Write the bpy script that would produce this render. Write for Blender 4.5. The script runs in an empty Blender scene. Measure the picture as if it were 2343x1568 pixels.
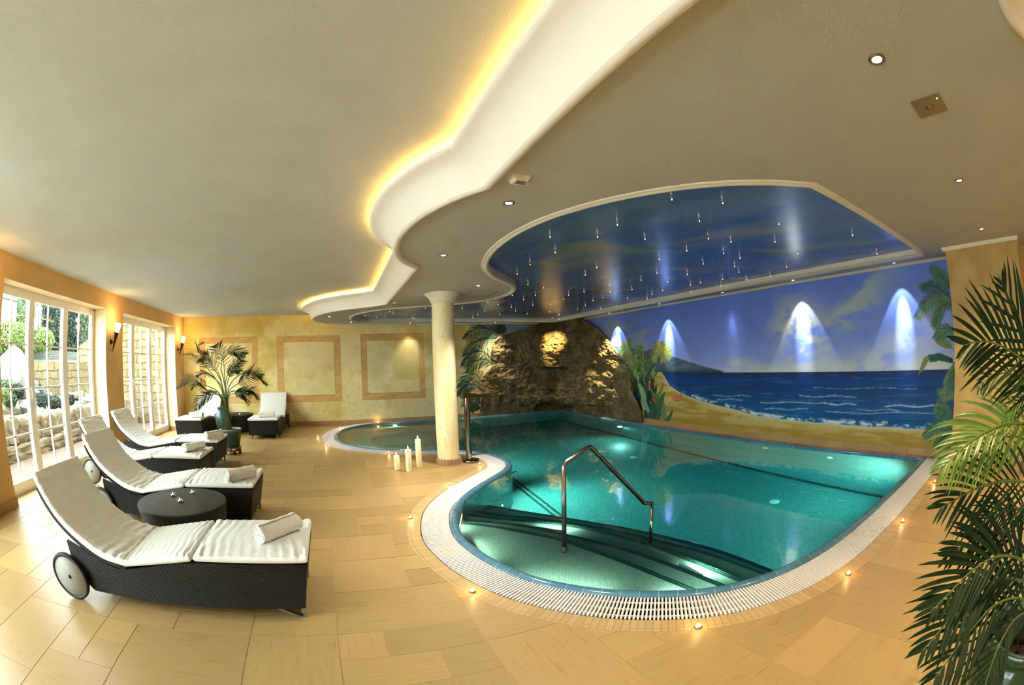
import bpy, bmesh, math, random
import numpy as np
from mathutils import Vector, Matrix
from mathutils.geometry import tessellate_polygon
random.seed(7); RNG = np.random.RandomState(11)
scene = bpy.context.scene
COL = scene.collection
PI = math.pi

# ------------------------------------------------------------------ camera (15.9 mm equisolid fisheye, 1.75 m above the floor)
FPX, YAW, PITCH, ROLL, CX, CY = 1034.173, .3907, .0368, -.0354, 1171.5, 784.0
H = 1.75
CAM = np.array([0, 0, H])
def basis():
    cy, sy, cp, sp, cr, sr = math.cos(YAW), math.sin(YAW), math.cos(PITCH), math.sin(PITCH), math.cos(ROLL), math.sin(ROLL)
    f = np.array([sy*cp, cy*cp, sp]); r = np.array([cy, -sy, 0.]); u = np.cross(r, f)
    return cr*r+sr*u, -sr*r+cr*u, f
RR, UU, FF = basis()
def ray(x, y):
    a, b = x-CX, -(y-CY); r = math.hypot(a, b)+1e-9
    th = 2*math.asin(r/(2*FPX))
    return math.sin(th)*(a/r*RR+b/r*UU)+math.cos(th)*FF
def onz(x, y, z=0.): v = ray(x, y); return CAM+v*((z-H)/v[2])
def ony(x, y, Y): v = ray(x, y); return CAM+v*(Y/v[1])
def onx(x, y, X): v = ray(x, y); return CAM+v*(X/v[0])
def at(x, y, d): return CAM+ray(x, y)*d
def proj(p):
    d = np.array(p)-CAM; d = d/np.linalg.norm(d); th = math.acos(max(-1, min(1, d@FF))); r = 2*FPX*math.sin(th/2)
    a, b = d@RR, d@UU; n = math.hypot(a, b)+1e-12
    return CX+r*a/n, CY-r*b/n

cd = bpy.data.cameras.new('camera'); cam = bpy.data.objects.new('camera', cd); COL.objects.link(cam)
cd.type = 'PANO'
try:
    cd.cycles.panorama_type = 'FISHEYE_EQUISOLID'; cd.cycles.fisheye_lens = FPX*36/2343; cd.cycles.fisheye_fov = PI
except Exception:
    cd.panorama_type = 'FISHEYE_EQUISOLID'; cd.fisheye_lens = FPX*36/2343; cd.fisheye_fov = PI
cd.sensor_fit = 'HORIZONTAL'; cd.sensor_width = 36; cd.clip_start = .02; cd.clip_end = 300
M = Matrix.Identity(4)
for i in range(3):
    M[i][0] = RR[i]; M[i][1] = UU[i]; M[i][2] = -FF[i]; M[i][3] = CAM[i]
cam.matrix_world = M
scene.camera = cam

# ------------------------------------------------------------------ helpers
def lin(c):
    c = c/255.
    return c/12.92 if c <= .04045 else ((c+.055)/1.055)**2.4
def rgb(r, g, b): return (lin(r), lin(g), lin(b), 1.)
def tag(o, label=None, cat=None, group=None, kind=None):
    if label: o['label'] = label
    if cat: o['category'] = cat
    if group: o['group'] = group
    if kind: o['kind'] = kind
    return o
def empty(name, loc=(0, 0, 0), rz=0, label=None, cat=None, group=None):
    o = bpy.data.objects.new(name, None); COL.objects.link(o)
    o.location = loc; o.rotation_euler = (0, 0, rz); o.empty_display_size = .1
    return tag(o, label, cat, group)
def copy_tree(o, parent=None):
    c = o.copy(); COL.objects.link(c)
    if parent: c.parent = parent
    for ch in list(o.children): copy_tree(ch, c)
    return c

class MB:
    """collects faces; build() links them as one mesh object"""
    def __init__(s): s.v = []; s.f = []; s.m = []; s.uv = {}; s.sm = []
    def add(s, vs, fs, mat=0, uv=None, smooth=False, T=None):
        o = len(s.v)
        for p in vs:
            p = Vector(p)
            s.v.append(tuple(T @ p) if T is not None else tuple(p))
        for i, f in enumerate(fs):
            s.f.append(tuple(o+k for k in f)); s.m.append(mat); s.sm.append(smooth)
            if uv is not None: s.uv[len(s.f)-1] = uv[i]
        return s
    def box(s, a, b, mat=0, T=None, smooth=False):
        x0, y0, z0 = a; x1, y1, z1 = b
        vs = [(x0,y0,z0),(x1,y0,z0),(x1,y1,z0),(x0,y1,z0),(x0,y0,z1),(x1,y0,z1),(x1,y1,z1),(x0,y1,z1)]
        return s.add(vs, [(0,3,2,1),(4,5,6,7),(0,1,5,4),(1,2,6,5),(2,3,7,6),(3,0,4,7)], mat, T=T, smooth=smooth)
    def lathe(s, prof, n=32, mat=0, T=None, smooth=True, cap=True):
        vs = []; fs = []; k = len(prof)
        for i in range(n):
            a = 2*PI*i/n; c, d = math.cos(a), math.sin(a)
            for r, z in prof: vs.append((r*c, r*d, z))
        for i in range(n):
            j = (i+1) % n
            for q in range(k-1): fs.append((i*k+q, j*k+q, j*k+q+1, i*k+q+1))
        s.add(vs, fs, mat, T=T, smooth=smooth)
        if cap:
            for q, fl in ((0, 1), (k-1, 0)):
                if prof[q][0] > 1e-5:
                    ring = [vs[i*k+q] for i in range(n)]
                    if fl: ring = ring[::-1]
                    s.add(ring, [tuple(range(n))], mat, T=T)
        return s
    def tube(s, pts, r, n=10, mat=0, T=None, closed=False, cap=True, smooth=True):
        pts = [Vector(p) for p in pts]; N = len(pts)
        rs = r if hasattr(r, '__len__') else [r]*N
        vs = []; up = None
        for i, p in enumerate(pts):
            a = pts[(i-1) % N] if (i > 0 or closed) else p
            b = pts[(i+1) % N] if (i < N-1 or closed) else p
            d = (b-a).normalized()
            if up is None:
                up = Vector((0, 0, 1)) if abs(d.z) < .9 else Vector((1, 0, 0))
            x = d.cross(up)
            if x.length < 1e-4: x = d.cross(Vector((.3, .9, .1)))
            x.normalize(); y = x.cross(d).normalized(); up = y
            for k in range(n):
                t = 2*PI*k/n
                vs.append(p+(x*math.cos(t)+y*math.sin(t))*rs[i])
        fs = []
        for i in range(N if closed else N-1):
            j = (i+1) % N
            for k in range(n):
                l = (k+1) % n
                fs.append((i*n+k, i*n+l, j*n+l, j*n+k))
        if cap and not closed:
            fs.append(tuple(range(n))[::-1]); fs.append(tuple((N-1)*n+k for k in range(n)))
        return s.add(vs, fs, mat, T=T, smooth=smooth)
    def prism(s, poly, z0, z1, mat=0, T=None, top=True, bottom=True, side=True, smooth=False):
        n = len(poly)
        ar = sum(poly[i][0]*poly[(i+1) % n][1]-poly[(i+1) % n][0]*poly[i][1] for i in range(n))
        if ar < 0: poly = poly[::-1]
        tris = tessellate_polygon([[Vector((p[0], p[1], 0)) for p in poly]])
        vs = [(p[0], p[1], z0) for p in poly]+[(p[0], p[1], z1) for p in poly]
        fs = []
        for t in tris:
            a, b, c = t
            A, B, C = poly[a], poly[b], poly[c]
            if (B[0]-A[0])*(C[1]-A[1])-(B[1]-A[1])*(C[0]-A[0]) < 0: a, b, c = a, c, b
            if top: fs.append((a+n, b+n, c+n))
            if bottom: fs.append((a, c, b))
        if side:
            for i in range(n):
                j = (i+1) % n; fs.append((i, j, j+n, i+n))
        return s.add(vs, fs, mat, T=T, smooth=smooth)
    def sweep(s, path, prof, closed=False, mat=0, smooth=False, vlen=None):
        """profile points (offset to the LEFT of travel, z) swept along a 2D path with mitred corners"""
        N = len(path); k = len(prof); nr = offs(path, closed)
        vs = []; L = [0.]
        for i, (p, (nx, ny, sc)) in enumerate(zip(path, nr)):
            if i: L.append(L[-1]+math.dist(path[i-1], p))
            for o, z in prof: vs.append((p[0]+nx*sc*o, p[1]+ny*sc*o, z))
        V = [0.]
        for q in range(1, k): V.append(V[-1]+math.dist(prof[q-1], prof[q]))
        fs = []; uv = []
        for i in range(N if closed else N-1):
            j = (i+1) % N; l2 = L[j] if j else L[-1]+math.dist(path[-1], path[0])
            for q in range(k-1):
                fs.append((i*k+q, i*k+q+1, j*k+q+1, j*k+q)); uv.append([(L[i], V[q]), (L[i], V[q+1]), (l2, V[q+1]), (l2, V[q])])
        return s.add(vs, fs, mat, uv=uv, smooth=smooth)
    def build(s, name, mats, parent=None, loc=None, weld=False):
        me = bpy.data.meshes.new(name)
        me.from_pydata(s.v, [], s.f)
        if not hasattr(mats, '__len__'): mats = [mats]
        for m in mats: me.materials.append(m)
        me.polygons.foreach_set('material_index', s.m); me.polygons.foreach_set('use_smooth', s.sm)
        me.update()
        uvl = me.uv_layers.new(name='UVMap')
        buf = np.zeros((len(me.loops), 2), np.float32)
        co = np.array(s.v, np.float32) if s.v else np.zeros((0, 3), np.float32)
        for p in me.polygons:
            if p.index in s.uv:
                for li, t in zip(p.loop_indices, s.uv[p.index]): buf[li] = t
            else:
                n = p.normal; ax = max(range(3), key=lambda q: abs(n[q]))
                a, b = ((1, 2), (0, 2), (0, 1))[ax]
                for li in p.loop_indices:
                    c = co[me.loops[li].vertex_index]; buf[li] = (c[a], c[b])
        uvl.data.foreach_set('uv', buf.ravel())
        o = bpy.data.objects.new(name, me); COL.objects.link(o)
        if parent: o.parent = parent
        if loc is not None: o.location = loc
        if weld:
            bm = bmesh.new(); bm.from_mesh(me); bmesh.ops.remove_doubles(bm, verts=bm.verts, dist=1e-5)
            bmesh.ops.recalc_face_normals(bm, faces=bm.faces); bm.to_mesh(me); bm.free()
        return o

def offs(path, closed=False):
    N = len(path); out = []
    for i in range(N):
        p = path[i]
        a = path[(i-1) % N] if (i > 0 or closed) else None
        b = path[(i+1) % N] if (i < N-1 or closed) else None
        ns = []
        for q, r in ((a, p), (p, b)):
            if q is None or r is None: continue
            dx, dy = r[0]-q[0], r[1]-q[1]; l = math.hypot(dx, dy)
            if l > 1e-9: ns.append((-dy/l, dx/l))
        nx = sum(n[0] for n in ns); ny = sum(n[1] for n in ns); l = math.hypot(nx, ny) or 1
        nx /= l; ny /= l
        c = max(.35, nx*ns[0][0]+ny*ns[0][1])
        out.append((nx, ny, 1/c))
    return out
def offset(path, d, closed=False): return [(p[0]+n[0]*n[2]*d, p[1]+n[1]*n[2]*d) for p, n in zip(path, offs(path, closed))]
def catmull(P, n=6, closed=False):
    P = [np.array(p, float) for p in P]; N = len(P); out = []
    for i in range(N if closed else N-1):
        p0 = P[(i-1) % N] if (i > 0 or closed) else 2*P[0]-P[1]
        p1 = P[i]; p2 = P[(i+1) % N]
        p3 = P[(i+2) % N] if (i+2 < N or closed) else 2*P[-1]-P[-2]
        for k in range(n):
            t = k/n
            out.append(.5*((2*p1)+(-p0+p2)*t+(2*p0-5*p1+4*p2-p3)*t*t+(-p0+3*p1-3*p2+p3)*t**3))
    if not closed: out.append(P[-1])
    return [tuple(map(float, p)) for p in out]
def resample(path, step):
    P = np.array(path, float); d = np.r_[0, np.cumsum(np.hypot(*np.diff(P[:, :2], axis=0).T))]
    n = max(2, int(round(d[-1]/step))); t = np.linspace(0, d[-1], n+1)
    return [tuple(float(np.interp(q, d, P[:, k])) for k in range(P.shape[1])) for q in t]
def smoothpath(P, it=2):
    P = [np.array(p, float) for p in P]
    for _ in range(it): P = [P[0]]+[(P[i-1]+2*P[i]+P[i+1])/4 for i in range(1, len(P)-1)]+[P[-1]]
    return [tuple(map(float, p)) for p in P]

# ------------------------------------------------------------------ noise on arrays
_perm = RNG.rand(256, 256)
def vnoise(x, y, seed=0):
    x = x+seed*17.3; y = y+seed*9.7
    xi = np.floor(x).astype(int); yi = np.floor(y).astype(int); fx = x-xi; fy = y-yi
    fx = fx*fx*(3-2*fx); fy = fy*fy*(3-2*fy)
    g = lambda a, b: _perm[a % 256, b % 256]
    return (g(xi, yi)*(1-fx)+g(xi+1, yi)*fx)*(1-fy)+(g(xi, yi+1)*(1-fx)+g(xi+1, yi+1)*fx)*fy
def fbm(x, y, oct=5, seed=0, rough=.55):
    s = 0; a = 1; t = 0
    for o in range(oct):
        s = s+a*vnoise(x*2**o, y*2**o, seed+o*3); t += a; a *= rough
    return s/t
def sst(a, b, x): t = np.clip((x-a)/(b-a), 0, 1); return t*t*(3-2*t)

# ------------------------------------------------------------------ materials
MATS = {}
def mat(name):
    m = bpy.data.materials.new(name); m.use_nodes = True; nt = m.node_tree
    b = nt.nodes['Principled BSDF']; MATS[name] = m
    return m, nt, b
def N(nt, t, **kw):
    n = nt.nodes.new(t)
    for k, v in kw.items():
        if k.startswith('i_'): n.inputs[k[2:].replace('_', ' ')].default_value = v
        else: setattr(n, k, v)
    return n
def ramp(nt, fac, stops):
    r = nt.nodes.new('ShaderNodeValToRGB'); e = r.color_ramp.elements
    while len(e) > 1: e.remove(e[-1])
    e[0].position, e[0].color = stops[0]
    for p, c in stops[1:]:
        q = e.new(p); q.color = c
    nt.links.new(fac, r.inputs[0]); return r
def bump(nt, b, h, s=.3, d=.01):
    n = nt.nodes.new('ShaderNodeBump'); n.inputs['Strength'].default_value = s; n.inputs['Distance'].default_value = d
    nt.links.new(h, n.inputs['Height']); nt.links.new(n.outputs[0], b.inputs['Normal']); return n
def coord(nt, kind='Object', scale=(1, 1, 1)):
    t = nt.nodes.new('ShaderNodeTexCoord'); m = nt.nodes.new('ShaderNodeMapping'); m.inputs['Scale'].default_value = scale
    nt.links.new(t.outputs[kind], m.inputs[0]); return m.outputs[0]
def simple(name, col, rough=.5, metal=0., noise=0, nscale=8, bmp=0, bscale=200, spec=None, bdist=.003):
    m, nt, b = mat(name); b.inputs['Roughness'].default_value = rough; b.inputs['Metallic'].default_value = metal
    if spec is not None: b.inputs['Specular IOR Level'].default_value = spec
    n = N(nt, 'ShaderNodeTexNoise'); n.inputs['Scale'].default_value = nscale; n.inputs['Detail'].default_value = 4
    nt.links.new(coord(nt), n.inputs['Vector'])
    lo = tuple(c*(1-noise) for c in col[:3])+(1,); hi = tuple(min(1, c*(1+noise)) for c in col[:3])+(1,)
    r = ramp(nt, n.outputs[0], [(.3, lo), (.7, hi)]); nt.links.new(r.outputs[0], b.inputs['Base Color'])
    if bmp:
        n2 = N(nt, 'ShaderNodeTexNoise'); n2.inputs['Scale'].default_value = bscale; n2.inputs['Detail'].default_value = 3
        nt.links.new(coord(nt), n2.inputs['Vector']); bump(nt, b, n2.outputs[0], bmp, bdist)
    return m
def emis(name, col, strength):
    m = bpy.data.materials.new(name); m.use_nodes = True; nt = m.node_tree; nt.nodes.clear()
    e = nt.nodes.new('ShaderNodeEmission'); o = nt.nodes.new('ShaderNodeOutputMaterial')
    e.inputs[0].default_value = col; e.inputs[1].default_value = strength; nt.links.new(e.outputs[0], o.inputs[0]); return m
def attr_mat(name, rough=.6, spec=.3, bmp=.15, bscale=60):
    m, nt, b = mat(name); a = N(nt, 'ShaderNodeAttribute', attribute_name='Col')
    b.inputs['Roughness'].default_value = rough; b.inputs['Specular IOR Level'].default_value = spec
    nt.links.new(a.outputs['Color'], b.inputs['Base Color'])
    n = N(nt, 'ShaderNodeTexNoise'); n.inputs['Scale'].default_value = bscale; n.inputs['Detail'].default_value = 4
    nt.links.new(coord(nt), n.inputs['Vector']); bump(nt, b, n.outputs[0], bmp, .004)
    return m

M_ceil = simple('ceiling_render', rgb(188, 194, 190), .9, noise=.03, nscale=3, bmp=.55, bscale=85, spec=.1, bdist=.006)
M_cornice = simple('cornice_paint', rgb(250, 250, 246), .55, noise=.01, bmp=.0)
M_trim = simple('trim_paint', rgb(226, 222, 206), .5)
M_ochre = simple('ochre_plaster', rgb(216, 178, 118), .8, noise=.10, nscale=2.2, bmp=.25, bscale=45, spec=.2)
M_reveal = simple('reveal_plaster', rgb(235, 215, 175), .8, noise=.04, nscale=4, spec=.2)
M_white = simple('white_window_paint', rgb(240, 240, 236), .35)
M_base = simple('baseboard_tile', rgb(176, 146, 104), .55, noise=.08, nscale=5)
M_chrome = simple('polished_steel', rgb(140, 136, 130), .08, 1.)
M_brushed = simple('brushed_steel', rgb(150, 140, 130), .25, 1., noise=.05)
M_legmetal = simple('grey_metal', rgb(150, 150, 150), .35, .8)
M_black = simple('black_rubber', rgb(24, 24, 24), .6)
M_disc = simple('grey_wheel_disc', rgb(150, 150, 142), .5)
M_iron = simple('dark_iron', rgb(40, 30, 26), .5, .5)
M_wax = simple('cream_wax', rgb(250, 244, 205), .5); MATS['cream_wax'].node_tree.nodes['Principled BSDF'].inputs['Subsurface Weight'].default_value = .3
M_alu = simple('tealight_cup', rgb(180, 170, 160), .3, .9)
M_soil = simple('soil', rgb(40, 30, 22), .95, noise=.3, nscale=40, bmp=.8, bscale=60)
M_greenpot = simple('green_glaze', rgb(38, 66, 40), .12, noise=.25, nscale=10, bmp=.25, bscale=25)
M_tealpot = simple('teal_glaze', rgb(52, 74, 66), .25, noise=.15, nscale=8)
M_rim = simple('pot_rim_glaze', rgb(110, 118, 96), .3)
M_terra = simple('brown_wood', rgb(120, 78, 54), .5, noise=.15, nscale=12)
M_fronds = simple('palm_leaf_green', rgb(22, 40, 13), .6, noise=.35, nscale=14, spec=.18)
M_frondl = simple('palm_leaf_bright', rgb(84, 108, 30), .4, noise=.35, nscale=9)
M_stem = simple('palm_stem', rgb(84, 96, 40), .5, noise=.3, nscale=10)
M_flame = emis('flame', (1., .62, .22, 1), 40)
M_lamp = emis('downlight_bulb', (1., .86, .62, 1), 30)
M_lampw = emis('wallwasher_bulb', (1., .9, .85, 1), 14)
M_pool = emis('pool_lamp_lens', (.75, 1., .85, 1), 10)
M_star = emis('star_bulb', (1., .66, .26, 1), 5)
M_rope = emis('cove_light', (1., .52, .10, 1), 40)
M_sconce = emis('sconce_glass_lit', (1., .70, .36, 1), 9)
M_glassrod = simple('clear_rod', rgb(200, 205, 210), .1, .6)

def m_fabric():
    m, nt, b = mat('white_cushion_fabric'); b.inputs['Roughness'].default_value = .9; b.inputs['Base Color'].default_value = rgb(238, 238, 232)
    b.inputs['Specular IOR Level'].default_value = .15
    w = N(nt, 'ShaderNodeTexNoise'); w.inputs['Scale'].default_value = 5; w.inputs['Detail'].default_value = 3
    nt.links.new(coord(nt, 'Object', (5, 1, 1)), w.inputs['Vector']); bump(nt, b, w.outputs[0], .35, .012); return m
M_fabric = m_fabric()
def m_towel():
    m, nt, b = mat('terry_towel'); b.inputs['Roughness'].default_value = 1.; b.inputs['Base Color'].default_value = rgb(242, 239, 228)
    b.inputs['Specular IOR Level'].default_value = .05
    n = N(nt, 'ShaderNodeTexNoise'); n.inputs['Scale'].default_value = 130; n.inputs['Detail'].default_value = 2
    nt.links.new(coord(nt), n.inputs['Vector']); bump(nt, b, n.outputs[0], .8, .006); return m
M_towel = m_towel()
def m_wicker(name='dark_wicker', c0=(7, 6, 5), c1=(34, 28, 25)):
    m, nt, b = mat(name); b.inputs['Roughness'].default_value = .5; b.inputs['Specular IOR Level'].default_value = .3
    t = nt.nodes.new('ShaderNodeTexCoord'); s = nt.nodes.new('ShaderNodeSeparateXYZ'); nt.links.new(t.outputs['UV'], s.inputs[0])
    def mth(op, a, bb=None):
        n = nt.nodes.new('ShaderNodeMath'); n.operation = op
        for i, q in enumerate((a, bb)):
            if q is None: continue
            if isinstance(q, (int, float)): n.inputs[i].default_value = q
            else: nt.links.new(q, n.inputs[i])
        return n.outputs[0]
    P = .016
    u = mth('MULTIPLY', s.outputs[0], 2*PI/P/2); v = mth('MULTIPLY', s.outputs[1], 2*PI/P)
    su = mth('SINE', u); sv = mth('SINE', mth('MULTIPLY', v, .5))
    h = mth('MULTIPLY', su, sv)                       # over-under weave
    strand = mth('ABSOLUTE', mth('SINE', mth('MULTIPLY', v, 1.)))
    hh = mth('ADD', mth('MULTIPLY', h, .5), mth('MULTIPLY', strand, .7))
    r = ramp(nt, hh, [(.0, rgb(*c0)), (.85, rgb(*c1))]); nt.links.new(r.outputs[0], b.inputs['Base Color'])
    bump(nt, b, hh, .9, .004); return m
M_wick = m_wicker()
M_wickt = m_wicker('table_wicker', (12, 12, 12), (66, 66, 64))
def m_stone(name, base, dark, vein=.5):
    m, nt, b = mat(name); b.inputs['Roughness'].default_value = .42; b.inputs['Specular IOR Level'].default_value = .35
    a = N(nt, 'ShaderNodeAttribute', attribute_name='Col'); s = nt.nodes.new('ShaderNodeSeparateColor'); nt.links.new(a.outputs['Color'], s.inputs[0])
    t = nt.nodes.new('ShaderNodeTexCoord'); mp = nt.nodes.new('ShaderNodeMapping'); mp.inputs['Scale'].default_value = (1.6, 14, 1)
    nt.links.new(t.outputs['UV'], mp.inputs[0])
    n = N(nt, 'ShaderNodeTexNoise'); n.inputs['Scale'].default_value = 3; n.inputs['Detail'].default_value = 7; n.inputs['Distortion'].default_value = .6
    nt.links.new(mp.outputs[0], n.inputs['Vector'])
    r = ramp(nt, n.outputs[0], [(.2, rgb(*dark)), (.42, rgb(*base)), (.8, rgb(*[min(255, c+6) for c in base]))])
    mx = N(nt, 'ShaderNodeMix', data_type='RGBA', blend_type='MULTIPLY'); mx.inputs[0].default_value = 1
    nt.links.new(r.outputs[0], mx.inputs[6]); nt.links.new(a.outputs['Color'], mx.inputs[7])
    nt.links.new(mx.outputs[2], b.inputs['Base Color'])
    rr = N(nt, 'ShaderNodeMapRange'); rr.inputs[3].default_value = .3; rr.inputs[4].default_value = .5; nt.links.new(n.outputs[0], rr.inputs[0]); nt.links.new(rr.outputs[0], b.inputs['Roughness'])
    bump(nt, b, n.outputs[0], .25, .004); return m
M_tile = m_stone('sandstone_floor_tile', (188, 156, 102), (166, 134, 82))
M_grout = simple('grout', rgb(96, 72, 44), .9)
def m_brick(name, c1, c2, mort, w, h, ms=.002, rough=.4, off=.5, bs=.4, squash=0, noise=0, bd=.004, uv=True, spec=.5):
    m, nt, b = mat(name); b.inputs['Roughness'].default_value = rough; b.inputs['Specular IOR Level'].default_value = spec
    br = nt.nodes.new('ShaderNodeTexBrick'); br.offset = off
    br.inputs['Color1'].default_value = c1; br.inputs['Color2'].default_value = c2; br.inputs['Mortar'].default_value = mort
    br.inputs['Scale'].default_value = 1; br.inputs['Mortar Size'].default_value = ms; br.inputs['Brick Width'].default_value = w; br.inputs['Row Height'].default_value = h
    br.inputs['Mortar Smooth'].default_value = .2; br.inputs['Bias'].default_value = 0
    vec = coord(nt, 'UV')
    if noise:
        nn = N(nt, 'ShaderNodeTexNoise'); nn.inputs['Scale'].default_value = 3; nt.links.new(vec, nn.inputs['Vector'])
        ad = N(nt, 'ShaderNodeMix', data_type='RGBA', blend_type='LINEAR_LIGHT'); ad.inputs[0].default_value = noise
        nt.links.new(vec, ad.inputs[6]); nt.links.new(nn.outputs[1], ad.inputs[7]); vec = ad.outputs[2]
    nt.links.new(vec, br.inputs['Vector']); nt.links.new(br.outputs[0], b.inputs['Base Color'])
    iv = N(nt, 'ShaderNodeMath', operation='SUBTRACT'); iv.inputs[0].default_value = 1; nt.links.new(br.outputs['Fac'], iv.inputs[1])
    h_ = iv.outputs[0]
    if noise:
        n3 = N(nt, 'ShaderNodeTexNoise'); n3.inputs['Scale'].default_value = 14; n3.inputs['Detail'].default_value = 6; nt.links.new(coord(nt, 'UV'), n3.inputs['Vector'])
        a3 = N(nt, 'ShaderNodeMath', operation='ADD'); nt.links.new(h_, a3.inputs[0]); nt.links.new(n3.outputs[0], a3.inputs[1]); h_ = a3.outputs[0]
    bump(nt, b, h_, bs, bd)
    return m
M_border = m_brick('border_stone', rgb(204, 172, 118), rgb(190, 156, 104), rgb(146, 114, 72), .05, .2, .0018, .45, off=0)
M_mosaic = m_brick('pool_mosaic', rgb(88, 150, 142), rgb(62, 124, 120), rgb(122, 166, 158), .03, .03, .0016, .3, off=.5)
M_mosaic2 = m_brick('pool_mosaic_light', rgb(128, 168, 142), rgb(112, 152, 128), rgb(168, 192, 170), .03, .03, .0018, .3, off=.5)
M_nose = m_brick('dark_nosing_mosaic', rgb(10, 38, 28), rgb(6, 28, 22), rgb(60, 110, 90), .03, .03, .0025, .3, off=0)
M_rimtile = m_brick('blue_rim_tile', rgb(84, 128, 148), rgb(76, 118, 138), rgb(140, 168, 176), .142, 1., .003, .15, off=0, bs=.3)
M_grate = simple('white_grate_plastic', rgb(238, 232, 226), .4)
M_channel = simple('gutter_dark', rgb(10, 9, 8), .8)
M_colbase = m_brick('column_base_tile', rgb(178, 150, 112), rgb(160, 130, 96), rgb(110, 86, 60), .06, .2, .004, .5, off=0)
M_bb = m_brick('baseboard_tiles', rgb(190, 152, 100), rgb(174, 138, 90), rgb(130, 100, 64), .33, .2, .003, .5, off=0, bs=.2)

def m_marble():
    m, nt, b = mat('column_marbling'); b.inputs['Roughness'].default_value = .45
    v = coord(nt, 'Object', (2.4, 2.4, .8)); v.node.inputs['Rotation'].default_value = (.5, .3, 0)
    n = N(nt, 'ShaderNodeTexNoise'); n.inputs['Scale'].default_value = 1.5; n.inputs['Detail'].default_value = 4; n.inputs['Distortion'].default_value = .5
    nt.links.new(v, n.inputs['Vector'])
    r = ramp(nt, n.outputs[0], [(.3, rgb(236, 220, 168)), (.49, rgb(245, 232, 188)), (.5, rgb(222, 194, 130)), (.508, rgb(243, 228, 178)), (.7, rgb(236, 214, 150))])
    nt.links.new(r.outputs[0], b.inputs['Base Color']); return m
M_col = m_marble()
def m_rock(name='rock_face', c=((84, 73, 49), (132, 116, 80), (176, 158, 116)), sc=2.6, bs=1., bd=.07):
    m, nt, b = mat(name); b.inputs['Roughness'].default_value = .85; b.inputs['Specular IOR Level'].default_value = .25
    n = N(nt, 'ShaderNodeTexNoise'); n.inputs['Scale'].default_value = sc; n.inputs['Detail'].default_value = 9; n.inputs['Roughness'].default_value = .68; n.inputs['Distortion'].default_value = .4
    nt.links.new(coord(nt), n.inputs['Vector'])
    r = ramp(nt, n.outputs[0], [(.3, rgb(*c[0])), (.5, rgb(*c[1])), (.72, rgb(*c[2]))]); nt.links.new(r.outputs[0], b.inputs['Base Color'])
    v = N(nt, 'ShaderNodeTexNoise'); v.inputs['Scale'].default_value = sc*3.5; v.inputs['Detail'].default_value = 10; v.inputs['Roughness'].default_value = .7
    nt.links.new(coord(nt), v.inputs['Vector']); bump(nt, b, v.outputs[0], bs, bd); return m
M_rock = m_rock()
def m_water():
    m = bpy.data.materials.new('pool_water'); m.use_nodes = True; nt = m.node_tree; nt.nodes.clear()
    o = nt.nodes.new('ShaderNodeOutputMaterial'); g = nt.nodes.new('ShaderNodeBsdfGlass'); g.inputs['IOR'].default_value = 1.333; g.inputs['Roughness'].default_value = 0
    n = N(nt, 'ShaderNodeTexNoise'); n.inputs['Scale'].default_value = 3.5; n.inputs['Detail'].default_value = 2
    nt.links.new(coord(nt), n.inputs['Vector'])
    bp = nt.nodes.new('ShaderNodeBump'); bp.inputs['Strength'].default_value = .12; bp.inputs['Distance'].default_value = .01
    nt.links.new(n.outputs[0], bp.inputs['Height']); nt.links.new(bp.outputs[0], g.inputs['Normal'])
    a = nt.nodes.new('ShaderNodeVolumeAbsorption'); a.inputs[0].default_value = (.10, .80, .84, 1); a.inputs[1].default_value = .36
    nt.links.new(g.outputs[0], o.inputs[0]); nt.links.new(a.outputs[0], o.inputs[1]); return m
M_water = m_water()
def m_pane():
    m = bpy.data.materials.new('window_glass'); m.use_nodes = True; nt = m.node_tree; nt.nodes.clear()
    o = nt.nodes.new('ShaderNodeOutputMaterial'); t = nt.nodes.new('ShaderNodeBsdfTransparent'); g = nt.nodes.new('ShaderNodeBsdfGlossy'); g.inputs['Roughness'].default_value = .02
    lw = nt.nodes.new('ShaderNodeLayerWeight'); pw = nt.nodes.new('ShaderNodeMath'); pw.operation = 'POWER'; nt.links.new(lw.outputs['Facing'], pw.inputs[0]); pw.inputs[1].default_value = 4
    f = nt.nodes.new('ShaderNodeMath'); f.operation = 'MULTIPLY_ADD'; nt.links.new(pw.outputs[0], f.inputs[0]); f.inputs[1].default_value = .45; f.inputs[2].default_value = .03; mx = nt.nodes.new('ShaderNodeMixShader')
    t.inputs[0].default_value = (.95, .98, .96, 1)
    nt.links.new(f.outputs[0], mx.inputs[0]); nt.links.new(t.outputs[0], mx.inputs[1]); nt.links.new(g.outputs[0], mx.inputs[2]); nt.links.new(mx.outputs[0], o.inputs[0]); return m
M_pane = m_pane()
M_holder = m_pane()

# ------------------------------------------------------------------ dimensions
XL, XR, YB, YF, ZC, ZS = -4.9, 7.25, 13.3, -2.6, 3.2, 2.9

def struct(o): o['kind'] = 'structure'; return o

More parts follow.
